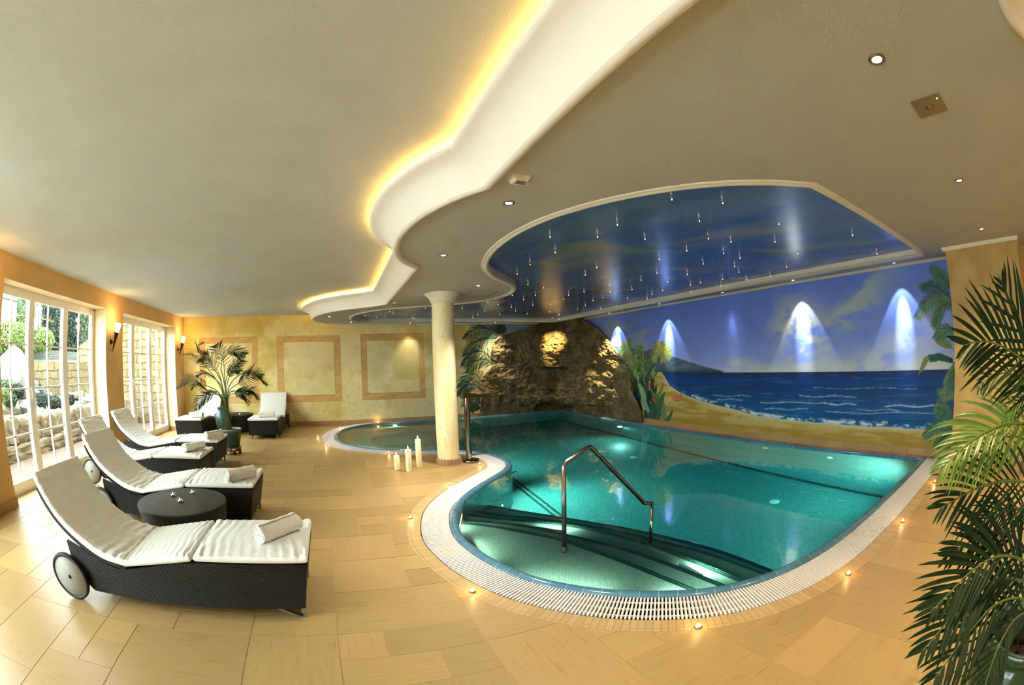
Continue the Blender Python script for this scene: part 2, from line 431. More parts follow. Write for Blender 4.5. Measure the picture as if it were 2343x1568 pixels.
# painted grids -----------------------------------------------------------------
def grid_obj(name, origin, du, dv, U, V, nu, nv, col, material, keep=None, flip=False):
    """flat grid; origin + u*du + v*dv; col array (nv+1, nu+1, 3) sRGB 0..255"""
    us = np.linspace(0, U, nu+1); vs = np.linspace(0, V, nv+1)
    uu, vv = np.meshgrid(us, vs)
    P = np.array(origin)[None, None]+uu[..., None]*np.array(du)+vv[..., None]*np.array(dv)
    idx = np.arange((nu+1)*(nv+1)).reshape(nv+1, nu+1)
    q = np.stack([idx[:-1, :-1], idx[:-1, 1:], idx[1:, 1:], idx[1:, :-1]], -1).reshape(-1, 4)
    if flip: q = q[:, ::-1]
    if keep is not None: q = q[keep.reshape(-1)]
    me = bpy.data.meshes.new(name)
    me.vertices.add(P.size//3); me.vertices.foreach_set('co', P.astype(np.float32).ravel())
    me.loops.add(q.size); me.loops.foreach_set('vertex_index', q.astype(np.int32).ravel())
    me.polygons.add(len(q)); me.polygons.foreach_set('loop_start', np.arange(0, q.size, 4, dtype=np.int32)); me.polygons.foreach_set('loop_total', np.full(len(q), 4, np.int32))
    me.update(calc_edges=True); me.validate()
    c = np.clip(col, 0, 255)/255.; c = np.where(c <= .04045, c/12.92, ((c+.055)/1.055)**2.4)
    at_ = me.color_attributes.new('Col', 'FLOAT_COLOR', 'POINT')
    buf = np.ones(((nu+1)*(nv+1), 4), np.float32); buf[:, :3] = c.reshape(-1, 3); at_.data.foreach_set('color', buf.ravel())
    me.materials.append(material)
    o = bpy.data.objects.new(name, me); COL.objects.link(o); return o

class Canvas:
    def __init__(s, u0, u1, v0, v1, step):
        s.nu = int(round((u1-u0)/step)); s.nv = int(round((v1-v0)/step))
        s.u = np.linspace(u0, u1, s.nu+1); s.v = np.linspace(v0, v1, s.nv+1); s.step = step; s.u0 = u0; s.v0 = v0
        s.U, s.V = np.meshgrid(s.u, s.v); s.c = np.zeros(s.U.shape+(3,))
    def mix(s, col, a): s.c = s.c*(1-a[..., None])+np.array(col, float)*a[..., None]
    def stroke(s, p, q, w0, w1, col, op=1.):
        """tapered brush stroke from p to q (u,v)"""
        m = max(w0, w1)+s.step
        i0 = max(0, int((min(p[0], q[0])-m-s.u0)/s.step)); i1 = min(s.nu, int((max(p[0], q[0])+m-s.u0)/s.step)+1)
        j0 = max(0, int((min(p[1], q[1])-m-s.v0)/s.step)); j1 = min(s.nv, int((max(p[1], q[1])+m-s.v0)/s.step)+1)
        if i1 <= i0 or j1 <= j0: return
        U = s.U[j0:j1+1, i0:i1+1]; V = s.V[j0:j1+1, i0:i1+1]
        d = (q[0]-p[0], q[1]-p[1]); L = d[0]**2+d[1]**2+1e-12
        t = np.clip(((U-p[0])*d[0]+(V-p[1])*d[1])/L, 0, 1)
        dist = np.hypot(U-p[0]-t*d[0], V-p[1]-t*d[1]); w = w0+(w1-w0)*t
        a = (np.clip((w-dist)/s.step+.5, 0, 1)*op)[..., None]
        s.c[j0:j1+1, i0:i1+1] = s.c[j0:j1+1, i0:i1+1]*(1-a)+np.array(col, float)*a
    def poly(s, pts, col, op=1.):
        """filled polygon in (u,v)"""
        P = np.array(pts); inside = np.zeros(s.U.shape, bool)
        for i in range(len(P)):
            a, b = P[i], P[(i+1) % len(P)]
            c = ((a[1] > s.V) != (b[1] > s.V))
            xs = (b[0]-a[0])*(s.V-a[1])/((b[1]-a[1]) or 1e-9)+a[0]
            inside ^= c & (s.U < xs)
        s.mix(col, inside*op)
    def frond(s, pts, ln, col, n=34, w=.014, droop=.5, seed=0):
        rnd = random.Random(seed); P = resample(catmull(pts, 6), .02); m = len(P)
        for i in range(m-1): s.stroke(P[i], P[i+1], .012*(1-i/m)+.004, .012*(1-i/m)+.004, [c*.8 for c in col])
        for k in range(n):
            t = .08+.92*k/n; i = min(m-2, int(t*(m-1))); p = P[i]; d = np.array(P[i+1])-np.array(P[i]); d /= np.linalg.norm(d)+1e-9
            L = ln*(math.sin(PI*min(1, t*.85+.12))**.6)*(.8+.4*rnd.random())
            for sg in (-1, 1):
                nrm = np.array([-d[1], d[0]])*sg; v = d*.75+nrm*.7; v[1] -= droop*(.4+.4*rnd.random()); v /= np.linalg.norm(v)
                c = [max(0, min(255, x*(.65+.7*rnd.random()))) for x in col]
                a = np.array(p); b = a+v*L*.55; e = b+(v*.7+np.array([0, -.5*droop]))*L*.5
                s.stroke(a, b, w*.6, w, c); s.stroke(b, e, w, .002, c)

# ------------------------------------------------------------------ pool outline
rim_pts = [(4.46,1.575),(3.71,1.59),(3.25,1.63),(2.89,1.69),(2.56,1.79),(2.26,1.93),(1.98,2.14),(1.72,2.37),(1.5,2.62),(1.31,2.89),(1.17,3.2),(1.06,3.58),(1.0,4.02),(1.02,4.3),(1.08,4.6),(1.17,4.91),(1.32,5.22),(1.54,5.54),(1.8,5.85),(2.08,6.14),(2.37,6.44),(2.58,6.72),(2.68,7.0),(2.70,7.34),(2.64,7.72),(2.48,8.07),(2.21,8.35),(1.86,8.54),(1.43,8.73),(.93,8.97),(.44,9.32),(.09,9.78),(-.11,10.32),(-.18,10.91),(-.14,11.5),(-.02,12.03),(.24,12.52),(.63,12.93),(1.05,13.13),(1.55,13.2)]
RIM = [(7.07,1.57)]+smoothpath(resample(catmull(rim_pts, 8), .05), 6)+[(7.07,13.2)]
rim_open = RIM
# travel goes from the near right corner, round the left, to the back: the pool lies on the right hand side
GR = offset(smoothpath(resample(catmull(rim_pts, 8), .05), 6), .31)
GRn = resample(smoothpath(GR, 4), .05)

# water: closed body whose sides sit behind the tiled walls
wp = offset(RIM, -.02)
w = MB(); wpoly = [(7.16, 1.5)]+[p for p in offset(RIM, .02)[1:-1]]+[(7.16, 13.26)]
w.prism(wpoly, -1.98, -.012); wo = w.build('pool_water', M_water); tag(wo, 'clear teal swimming pool water filling the curved pool', 'water', kind='stuff')

# basin
poolgrp = None
b = MB()
inner = offset(RIM, -.095)
path = inner+[]
b.sweep([(6.975, 1.67)]+inner[1:-1]+[(6.975, 13.1)], [(0, -.035), (0, -1.87)], mat=0)
b.sweep([(6.975, 13.1), (6.975, 1.67)], [(0, -.035), (0, -1.87)], mat=0)
b.prism([(7.2, 1.45)]+[p for p in offset(RIM, .05)[1:-1]]+[(7.2, 13.3)], -1.95, -1.85, mat=0)
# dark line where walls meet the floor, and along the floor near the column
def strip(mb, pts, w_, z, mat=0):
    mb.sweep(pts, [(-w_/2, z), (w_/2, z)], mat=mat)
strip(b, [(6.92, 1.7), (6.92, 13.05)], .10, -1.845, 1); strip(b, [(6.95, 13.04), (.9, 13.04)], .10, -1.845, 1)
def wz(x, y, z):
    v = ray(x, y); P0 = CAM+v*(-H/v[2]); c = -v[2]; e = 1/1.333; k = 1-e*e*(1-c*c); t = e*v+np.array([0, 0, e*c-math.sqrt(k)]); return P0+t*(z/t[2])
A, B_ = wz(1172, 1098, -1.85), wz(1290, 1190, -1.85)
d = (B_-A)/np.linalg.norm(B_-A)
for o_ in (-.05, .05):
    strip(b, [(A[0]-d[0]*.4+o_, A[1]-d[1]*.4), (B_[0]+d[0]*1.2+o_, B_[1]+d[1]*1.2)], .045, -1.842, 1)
basin = b.build('pool_basin', [M_mosaic, M_nose]); tag(basin, 'green mosaic tiled basin of the curved indoor pool', 'pool')

# steps (parts of the basin)
ST = [
 (-.16, [(.6,5.3),(.85,5.02),(1.17,4.73),(1.49,4.49),(1.77,4.14),(2.0,3.77),(2.13,3.39),(2.24,2.95),(2.3,2.59),(2.35,2.2),(2.37,1.8),(2.37,1.3)]),
 (-.36, [(.8,5.6),(1.3,5.02),(1.6,4.78),(1.94,4.46),(2.17,4.07),(2.38,3.65),(2.54,3.23),(2.63,2.79),(2.69,2.25),(2.71,1.8),(2.71,1.3)]),
 (-.56, [(1.0,5.85),(1.61,5.2),(2.02,4.84),(2.45,4.41),(2.71,3.92),(2.87,3.45),(2.96,2.9),(3.0,2.3),(3.02,1.8),(3.02,1.3)]),
 (-.76, [(1.3,6.1),(1.82,5.42),(2.17,5.12),(2.5,4.77),(2.9,4.18),(3.14,3.56),(3.32,2.96),(3.39,2.3),(3.4,1.8),(3.4,1.3)]),
 (-.96, [(1.6,6.35),(2.3,5.52),(2.77,4.9),(2.97,4.59),(3.17,4.25),(3.4,3.7),(3.55,3.18),(3.61,2.75),(3.62,2.2),(3.62,1.3)])]
for i, (z, pts) in enumerate(ST):
    P = resample(catmull(pts, 6), .06); s = MB()
    s.prism([(.3, 1.3), (.3, 5.3+.2*i)]+P, z-.22 if i < 4 else -1.9, z, mat=0)
    s.sweep(P[::-1] if 0 else P, [(0, z+.002), (-.062, z+.002)] , mat=1)
    s.sweep(P, [(.002, z+.002), (.002, z-.02)], mat=1)
    s.build('pool_step', [M_mosaic2 if i < 4 else M_mosaic, M_nose], basin)
# spa benches in the round end
for (cx, cy, rx, ry, z, m_) in ((1.9, 11.1, 2.6, 2.6, -.95, M_mosaic2),):
    pass
sp = MB()
def arc(cx, cy, rx, ry, a0, a1, n=40): return [(cx+rx*math.cos(math.radians(a0+(a1-a0)*i/n)), cy+ry*math.sin(math.radians(a0+(a1-a0)*i/n))) for i in range(n+1)]
def bench(rx, ry, z, wide):
    o_ = arc(1.75, 11.0, rx, ry, 80, 285); i_ = arc(1.75, 11.0, rx-wide, ry-wide, 80, 285)
    mb = MB(); mb.prism(o_+i_[::-1], -1.86, z); return mb
bench(2.3, 2.5, -.35, .85).build('spa_bench', M_mosaic2, basin)
bench(1.5, 1.7, -.62, .45).build('spa_bench', M_mosaic2, basin)
fl = MB(); fl.prism(arc(1.75, 11.0, 2.2, 2.3, 80, 285), -1.86, -.95); fl.build('spa_floor', M_mosaic, basin)
# underwater white outlets and inlets
def disc_at(c, nrm, r, m, name, parent, th=.012):
    mb = MB(); q = Vector(nrm).to_track_quat('Z', 'Y').to_matrix().to_4x4(); T = Matrix.Translation(c) @ q
    mb.lathe([(0, 0), (r, 0), (r, th*.6), (r*.8, th), (0, th)], 20, T=T, cap=False); return mb.build(name, m, parent)
M_fit = simple('white_fitting', rgb(225, 232, 228), .3)
for (y, z) in ((4.89, -.34), (3.44, -.38)): disc_at((6.97, y, z), (-1, 0, 0), .07, M_fit, 'inlet_nozzle', basin)
for px in ((1130, 1168), (1772, 1147), (1585, 1248), (1450, 1046)):
    c = wz(*px, -1.85); disc_at((c[0], c[1], -1.85), (0, 0, 1), .09, M_fit, 'floor_inlet', basin)

# rim tiles
r_ = MB()
prof = [(.0, -.05), (.0, -.006), (-.005, .008), (-.02, .020), (-.045, .025), (-.07, .021), (-.09, .008), (-.102, -.012), (-.106, -.05)]
r_.sweep(RIM, prof, smooth=True)
rim = r_.build('pool_rim', M_rimtile); rim.parent = basin; rim['label'] = 'rounded blue ceramic tile rim'
r2 = MB(); r2.sweep([(7.07, 13.2), (7.07, 1.57)], prof, smooth=True); r2.build('back_rim', M_rimtile, rim)

# overflow grate: slats across the gutter
def grate(path_in, width, name, pitch=.026, label='', side=1):
    P = resample(path_in, pitch); nn = offs(P); mb = MB()
    for i in range(len(P)-1):
        p = P[i]; n = nn[i]; t = (P[i+1][0]-p[0], P[i+1][1]-p[1]); l = math.hypot(*t) or 1; t = (t[0]/l, t[1]/l); hw = .0068
        a = (p[0]+n[0]*.004*side, p[1]+n[1]*.004*side); c = (p[0]+n[0]*(width-.004)*side, p[1]+n[1]*(width-.004)*side)
        # neighbours fan out: widen the outer end a little on convex curves
        q = []
        for (x, y), h_ in ((a, hw), (c, hw)):
            q += [(x-t[0]*h_, y-t[1]*h_), (x+t[0]*h_, y+t[1]*h_)]
        x0, x1, x3, x2 = q
        vs = [(*v, .002) for v in (x0, x1, x2, x3)]+[(*v, -.022) for v in (x0, x1, x2, x3)]
        mb.add(vs, [(0, 1, 2, 3), (0, 4, 5, 1), (1, 5, 6, 2), (2, 6, 7, 3), (3, 7, 4, 0)])
    for f in (.2, .5, .8):
        mb.sweep(P, [(width*f*side-.006, -.008), (width*f*side+.006, -.008)])
        mb.sweep(P, [(width*f*side+.006, -.008), (width*f*side+.006, -.02)])
    return mb
gpath = [(7.1, 1.57)]+RIM[1:-1]
g = grate(gpath, .31, 'x').build('overflow_grate', M_grate); tag(g, 'white slatted overflow grate curving round the pool rim', 'grate')
gb = grate([(7.07+.005, 13.2), (7.07+.005, 1.3)], .15, 'x').build('overflow_grate', simple('sand_grate_plastic', rgb(196, 170, 130), .5)); tag(gb, 'narrow sand coloured overflow grate along the sea mural wall', 'grate')
ch = MB(); ch.sweep(RIM, [(.0, -.02), (0, -.09), (.315, -.09), (.315, -.002)])
ch.sweep([(7.08, 13.2), (7.08, 1.2)], [(0, -.02), (0, -.09), (.18, -.09), (.18, -.001)])
cho = ch.build('gutter_channel', M_channel); tag(cho, 'dark gutter channel under the overflow grates round the pool', 'gutter')

# floor: random sized tiles, cut out along the pool surround
def floor_build():
    outer = offset(RIM, .315)
    hole = [(7.4, 1.255)]+[p for p in outer[1:-1] if p[1] < 13.25]+[(1.3, 13.6), (7.4, 13.6)]
    hole = [p for p in hole]
    bord = offset(RIM, .45)
    mod = .305; nx = int((XR-XL+.6)/mod)+1; ny = int((YB-YF)/mod)+1
    occ = np.zeros((nx, ny), bool); rects = []; rnd = random.Random(5)
    sizes = [(3, 2)]*3+[(2, 3)]*2+[(2, 2)]*4+[(3, 3)]*1+[(2, 1)]*3+[(3, 1)]*1+[(1, 2)]*1+[(1, 1)]*2
    for j in range(ny):
        for i in range(nx):
            if occ[i, j]: continue
            for _ in range(12):
                a, b2 = rnd.choice(sizes)
                if i+a <= nx and j+b2 <= ny and not occ[i:i+a, j:j+b2].any(): break
            else: a = b2 = 1
            occ[i:i+a, j:j+b2] = True; rects.append((i, j, a, b2))
    tiles = MB(); cols = []
    x0 = XL-.5; y0 = YF
    for (i, j, a, b2) in rects:
        g_ = .0036
        A = (x0+i*mod+g_, y0+j*mod+g_, -.02); B = (x0+(i+a)*mod-g_, y0+(j+b2)*mod-g_, 0)
        if A[0] > XR: continue
        B = (min(B[0], XR+.08), min(B[1], YB+.05), 0)
        if A[0] > 3.0 and A[1] > 2 and A[0] < 7 : continue
        f0 = len(tiles.f); tiles.box(A, B, 0)
        ox, oy = rnd.random()*9, rnd.random()*9; rot = rnd.random() < .5
        X0, Y0, X1, Y1 = A[0], A[1], B[0], B[1]
        def q(x, y): return (y+ox, x+oy) if rot else (x+ox, y+oy)
        tiles.uv[f0+1] = [q(X0, Y0), q(X1, Y0), q(X1, Y1), q(X0, Y1)]
        t = rnd.uniform(.78, 1.0); cols.append((f0, (t, t*rnd.uniform(.97, 1.0), t*rnd.uniform(.92, 1.0), 1)))
    o = tiles.build('floor', [M_tile, M_grout]); me = o.data
    ca = me.color_attributes.new('Col', 'FLOAT_COLOR', 'CORNER'); buf = np.ones((len(me.loops), 4), np.float32)
    for f0, c in cols:
        for k in range(6):
            for li in me.polygons[f0+k].loop_indices: buf[li] = c
    ca.data.foreach_set('color', buf.ravel())
    # grout bed
    gb_ = MB(); gb_.box((x0, YF, -.06), (XR+.1, YB+.1, -.0025), 0); bed = gb_.build('bed', [M_grout])
    def cutter(poly, name):
        c = MB(); c.prism(poly, -.5, .5); co = c.build(name, M_grout)
        bm = bmesh.new(); bm.from_mesh(co.data); bmesh.ops.remove_doubles(bm, verts=bm.verts, dist=1e-5); bmesh.ops.recalc_face_normals(bm, faces=bm.faces); bm.to_mesh(co.data); bm.free()
        return co
    hb = [(8., 1.12)]+[p for p in bord[1:-1] if p[1] < 13.4]+[(1.2, 14.), (8., 14.)]
    c1 = cutter(hb, 'c1'); c2 = cutter(hole if hole else hb, 'c2')
    res = []
    for ob, c in ((o, c1), (bed, c2)):
        md = ob.modifiers.new('b', 'BOOLEAN'); md.operation = 'DIFFERENCE'; md.solver = 'EXACT'; md.object = c; md.use_self = False
        bpy.context.view_layer.update(); dg = bpy.context.evaluated_depsgraph_get(); ev = ob.evaluated_get(dg); nm = bpy.data.meshes.new_from_object(ev)
        ob.modifiers.clear(); ob.data = nm
    # join bed into floor as plain geometry
    bm = bmesh.new(); bm.from_mesh(o.data); mi = len(o.data.polygons)
    bm2 = bmesh.new(); bm2.from_mesh(bed.data)
    base = {}
    for v in bm2.verts: base[v.index] = bm.verts.new(v.co)
    for f in bm2.faces:
        try: nf = bm.faces.new([base[v.index] for v in f.verts]); nf.material_index = 1
        except Exception: pass
    bm.to_mesh(o.data); bm.free(); bm2.free()
    for x in (bed, c1, c2): bpy.data.objects.remove(x, do_unlink=True)
    return o
floor = struct(floor_build()); floor.name = 'floor'
floor.data.materials.clear(); floor.data.materials.append(M_tile); floor.data.materials.append(M_grout)
# stone border strip round the grate
bo = MB()
bp_ = offset(RIM, .315); bp_ = [(p[0], min(p[1], 13.28)) for p in bp_]
bo.sweep(bp_, [(0, -.02), (0, .0008), (.105, .0008)], mat=0)
bo.sweep(bp_, [(.107, .0008), (.137, .0008), (.137, -.01)], mat=0)
bord = bo.build('trim_1', M_border); struct(bord)

# ------------------------------------------------------------------ walls
# back wall: sponged yellow plaster with three painted frames and painted palms by the rock
def back_wall():
    c = Canvas(XL, XR, 0, ZC, .0165)
    U, V = c.U, c.V
    n1 = fbm(U*1.3, V*1.5, 5, 1); n2 = fbm(U*3.1, V*3.4, 5, 4); n3 = fbm(U*9, V*9, 3, 8)
    c.mix((240, 222, 160), np.ones_like(U))
    c.mix((222, 196, 108), sst(.42, .68, n1)*.75); c.mix((246, 234, 186), sst(.48, .75, n2)*.7)
    c.mix((204, 172, 76), sst(.56, .74, n1*.6+n2*.4)*.6); c.mix((200, 176, 96), sst(.6, .8, n3)*.25)
    c.mix((196, 166, 72), sst(2.5, 3.2, V+n1*.8-.3)*.35)
    def frame(u0, u1, v0, v1):
        w = .19
        out = (U > u0) & (U < u1) & (V > v0) & (V < v1); inn = (U > u0+w) & (U < u1-w) & (V > v0+w) & (V < v1-w)
        n4 = fbm(U*3+V*3, V*14-U*8, 4, 22)
        cc = np.stack([218+22*(n4-.5)*2, 172+24*(n4-.5)*2, 104+30*(n4-.5)*2], -1)
        a = ((out & ~inn)*.9)[..., None]; c.c = c.c*(1-a)+cc*a
        ed = out & ~((U > u0+.012) & (U < u1-.012) & (V > v0+.012) & (V < v1-.012)); ed2 = ((U > u0+w-.012) & (U < u1-w+.012) & (V > v0+w-.012) & (V < v1-w+.012)) & ~inn
        c.mix((186, 134, 66), (ed | ed2)*.55); c.mix((244, 232, 180), (inn)*.22)
    frame(-4.34, -2.43, .69, 2.6); frame(-1.82, .106, .69, 2.605); frame(.72, 2.64, .69, 2.607)
    # painted sky corner and palm fronds beside the rock
    c.mix((96, 118, 150), sst(4.2, 4.7, U+(V-2.5)*.3)*sst(2.2, 2.75, V)*.8)
    def P(x, y): p = ony(x, y, YB); return (p[0], p[2])
    G = [(38, 66, 44), (54, 88, 56), (34, 58, 54)]
    F = [[(1150, 768), (1125, 755), (1090, 752), (1062, 775)], [(1150, 775), (1120, 775), (1085, 785), (1062, 812)], [(1132, 830), (1105, 805), (1075, 812), (1058, 838)],
         [(1130, 838), (1110, 822), (1085, 830), (1072, 850)], [(1105, 880), (1090, 858), (1070, 860), (1052, 885)], [(1103, 895), (1085, 880), (1065, 885), (1050, 905)],
         [(1100, 925), (1088, 915), (1075, 915), (1066, 925)], [(1148, 760), (1140, 750), (1132, 745), (1128, 742)], [(1152, 764), (1150, 754), (1147, 747), (1143, 742)], [(1100, 935), (1090, 930), (1080, 935), (1078, 942)]]
    for i, f in enumerate(F): c.frond([P(*q) for q in f], .40 if i < 7 else .2, G[i % 3], n=26, w=.010, droop=.8, seed=i)
    m = attr_mat('painted_back_wall', .75, .2, .2, 40)
    return grid_obj('wall_back', (XL, YB, 0), (1, 0, 0), (0, 0, 1), XR-XL, ZC, c.nu, c.nv, c.c, m)
struct(back_wall())

def mural_wall():
    Y0 = .3
    c = Canvas(Y0, YB, 0, 2.95, .0125)
    U, V = c.U, c.V; HZ = 1.29
    def P(x, y): p = onx(x, y, XR); return (p[1], p[2])
    a1 = fbm(U*.7, V*1.2, 5, 31); a2 = fbm(U*1.6+V*1.2, V*3.2, 6, 33); a3 = fbm(U*4, V*6, 5, 37)
    t = np.clip((V-HZ)/1.6, 0, 1)[..., None]
    c.c = np.array((152, 172, 242.))*(1-t)+np.array((98, 132, 232.))*t
    c.mix((96, 122, 206), sst(.45, .7, a1)*.5*sst(1.5, 2.3, V)); c.mix((110, 124, 190), sst(.5, .75, a3)*.15)
    # clouds low over the horizon
    ch = HZ+.12+.42*fbm(U*1.1, U*0, 4, 41)+.12*(fbm(U*4, V*2, 3, 43)-.5)
    lo = sst(.10, -.30, V-ch)*(V > HZ)
    c.mix((206, 214, 206), lo*(.25+.7*sst(.4, .62, a2)))
    c.mix((222, 226, 214), sst(.22, 0, V-HZ)*(V > HZ)*.55*sst(.35, .6, a3+.1))
    # tall billowing clouds, one leaning to the right (y decreasing is to the right)
    for (cy, cz, sy, sz, sh, op, col) in ((4.25, 1.95, .55, .55, .15, .95, (226, 226, 200)), (3.3, 2.15, .9, .28, -.55, .8, (178, 196, 190)), (3.0, 2.4, .5, .16, -.8, .7, (170, 190, 196)), (2.4, 1.62, .8, .22, -.3, .6, (196, 206, 214)), (10.2, 2.3, 1.5, .5, .2, .75, (150, 168, 178)), (8.8, 2.0, .7, .35, .2, .6, (160, 178, 188)), (1.8, 1.75, .6, .3, -.3, .45, (190, 200, 222))):
        du = U-cy; dv = V-cz-sh*du
        g = np.exp(-(du/sy)**2-(dv/sz)**2); c.mix(col, np.clip(g*1.5*sst(.36, .62, a2*.6+a3*.4), 0, 1)*op)
    # hills on the left
    hl = [P(*q) for q in [(1380, 780), (1409.7, 792.7), (1448, 797.8), (1476, 804), (1489, 797.8), (1509.6, 804), (1540, 815.7), (1570, 826), (1600, 836), (1655, 850)]]
    hx = [h[0] for h in hl][::-1]; hz = [h[1] for h in hl][::-1]
    top = np.interp(U, hx, hz, left=0, right=hz[-1])+.02*(fbm(U*5, U*0, 3, 51)-.5)
    hm = ((V < top) & (V > HZ) & (U > hx[0]))*1.
    c.mix((84, 108, 128), hm*.95); c.mix((62, 84, 92), hm*sst(.4, .65, fbm(U*3+V*6, V*5, 5, 53))*.8); c.mix((52, 76, 62), hm*sst(.12, 0, V-HZ)*.7)
    # sea
    sea = (V <= HZ)*1.; sd = np.clip((HZ-V)/.95, 0, 1)[..., None]
    sc = np.array((26, 44, 96.))*(1-sd)+np.array((20, 104, 168.))*sd
    sc = np.where(sd < .25, np.array((30, 48, 98.))*(1-sd*4)+np.array((8, 70, 142.))*sd*4, sc)
    c.c = c.c*(1-sea[..., None])+sc*sea[..., None]
    wv = fbm(U*1.2, V*26, 5, 61); c.mix((6, 56, 120), sea*sst(.5, .7, wv)*.5); c.mix((70, 140, 190), sea*sst(.6, .78, fbm(U*2, V*40, 4, 63))*.4)
    for (x0, x1, y, amp) in ((1740, 1890, 921, 1), (1885, 1960, 925, 1), (2025, 2140, 929, 1.3), (1830, 1960, 907, .8), (1890, 2135, 944, .8), (1630, 1720, 906, .6), (1960, 2060, 938, .4), (1750, 1850, 936, .6), (1640, 1700, 914, .6), (1860, 2100, 888, .35)):
        p, q = P(x0, y), P(x1, y+1)
        n = 60
        for k in range(n):
            t = k/n; u = p[0]+(q[0]-p[0])*t; v = p[1]+(q[1]-p[1])*t+.012*math.sin(9*t+y)
            c.stroke((u, v), (u+(q[0]-p[0])/n, v), .006*amp, .006*amp, (206, 224, 236), .75)
            if random.random() < .35: c.stroke((u, v), (u+random.uniform(-.05, .05), v+random.uniform(.01, .05)*amp), .005, .002, (206, 224, 236), .6)
    # shore line and sand
    sh = [P(*q) for q in [(1522, 853), (1520, 862), (1532.6, 885), (1563, 903), (1599, 918), (1667, 935), (1732, 953), (1829, 965), (1959, 976), (2121, 984), (2260, 990)]]
    shx = [s_[0] for s_ in sh][::-1]; shz = [s_[1] for s_ in sh][::-1]; shz[-1] = HZ+.01; shx[-1] = shx[-2]+.12
    line = np.interp(U, shx, shz, right=HZ)+.03*(fbm(U*3.5, U*0, 4, 71)-.5)
    left = U > shx[-1]
    sand = ((V < line) | (left & (V < HZ)))*1.
    sn = fbm(U*1.4, V*9, 5, 73)
    c.mix((206, 184, 112), sand); c.mix((178, 142, 50), sand*sst(.42, .62, sn)*.8); c.mix((224, 208, 150), sand*sst(.10, .0, np.abs(V-line))*.75); c.mix((168, 136, 50), sand*sst(.35, .12, V)*.5)
    fo = np.abs(V-line-.03-.05*fbm(U*6, U*0, 3, 77)); far = sst(shx[-3]+.2, shx[-5], U)
    c.mix((224, 232, 226), sst(.065, .01, fo)*sst(.38, .55, fbm(U*9, V*20, 4, 79))*far*(~left))
    c.mix((214, 226, 222), sst(.02, .0, np.abs(V-line-.005))*.8*(~left)*(sand < 2)); c.mix((10, 60, 70), sst(.012, 0, np.abs(V-line-.06-.04*fbm(U*4, U*0, 3, 81)))*.6*far*(~left))
    # tropical plants at the left of the beach
    def leaf(px0, px1, bend, w, col):
        a, b2 = np.array(P(*px0)), np.array(P(*px1)); d = b2-a; nr = np.array([-d[1], d[0]])
        pts = [a+d*t+nr*bend*math.sin(PI*t) for t in np.linspace(0, 1, 14)]
        for k in range(13):
            t = k/13; ww = w*math.sin(PI*(.08+.9*t))**.7+.004; c.stroke(pts[k], pts[k+1], ww, ww, col)
        for k in range(12): c.stroke(pts[k], pts[k+1], .006, .006, [min(255, x+40) for x in col], .7)
    gd = [(22, 46, 56), (34, 66, 66), (26, 56, 40), (46, 84, 74)]
    rnd = random.Random(3)
    for k in range(70):
        x = rnd.uniform(1444, 1492); y = rnd.uniform(850, 960); leaf((x, y+14), (x+rnd.uniform(-12, 14), y-rnd.uniform(10, 26)), rnd.uniform(-.2, .2), .05, gd[k % 4])
    for k in range(60):
        x = rnd.uniform(1440, 1500); y0 = rnd.uniform(838, 872); leaf((x, y0), (x+rnd.uniform(-18, 20), y0-rnd.uniform(14, 40)), rnd.uniform(-.2, .2), .022, [(112, 140, 72), (90, 124, 66), (60, 96, 50), (140, 160, 90)][k % 4])
    for f in ([(1436, 852), (1430, 815), (1432, 790), (1444, 780)], [(1445, 850), (1438, 810), (1428, 800), (1418, 800)], [(1448, 850), (1450, 815), (1462, 800), (1470, 798)]):
        c.frond([P(*q) for q in f], .3, (120, 146, 80), 26, .014, .3, 5)
    tr = [P(1476, 872), P(1490, 845), P(1503, 822), P(1511, 806)]
    for i in range(3): c.stroke(tr[i], tr[i+1], .045, .035, (62, 84, 70))
    for k, (dx, dy) in enumerate(((-20, 8), (-14, -12), (0, -22), (12, -10), (22, 0), (24, 14), (-16, 20), (6, 22))):
        c.frond([P(1511, 804), P(1511+dx*.5, 804+dy*.5-5), P(1511+dx, 804+dy)], .2, (150, 158, 78), 18, .014, .5, 30+k)
    leaf((1475, 935), (1462, 880), .1, .10, (150, 178, 128)); leaf((1490, 950), (1472, 905), -.1, .07, (128, 168, 150)); leaf((1520, 960), (1500, 905), .12, .12, (110, 146, 96)); leaf((1508, 955), (1518, 905), -.1, .10, (86, 126, 84))
    leaf((1495, 962), (1538, 942), .25, .07, (70, 110, 66)); leaf((1480, 960), (1492, 895), .2, .09, (52, 92, 76)); leaf((1490, 895), (1520, 900), .5, .07, (66, 112, 60)); leaf((1480, 960), (1510, 925), .3, .08, (58, 104, 84)); leaf((1484, 880), (1518, 878), .5, .04, (96, 128, 70))
    c.stroke(P(1510, 945), P(1545, 910), .012, .01, (132, 150, 96)); leaf((1541, 912), (1560, 903), .2, .06, (206, 120, 92)); leaf((1499, 922), (1494, 912), .2, .05, (190, 76, 60)); leaf((1487, 890), (1484, 880), .2, .05, (190, 76, 60))
    # palms entering from the right
    G = [(62, 104, 84), (80, 126, 92), (50, 88, 98), (112, 142, 78)]
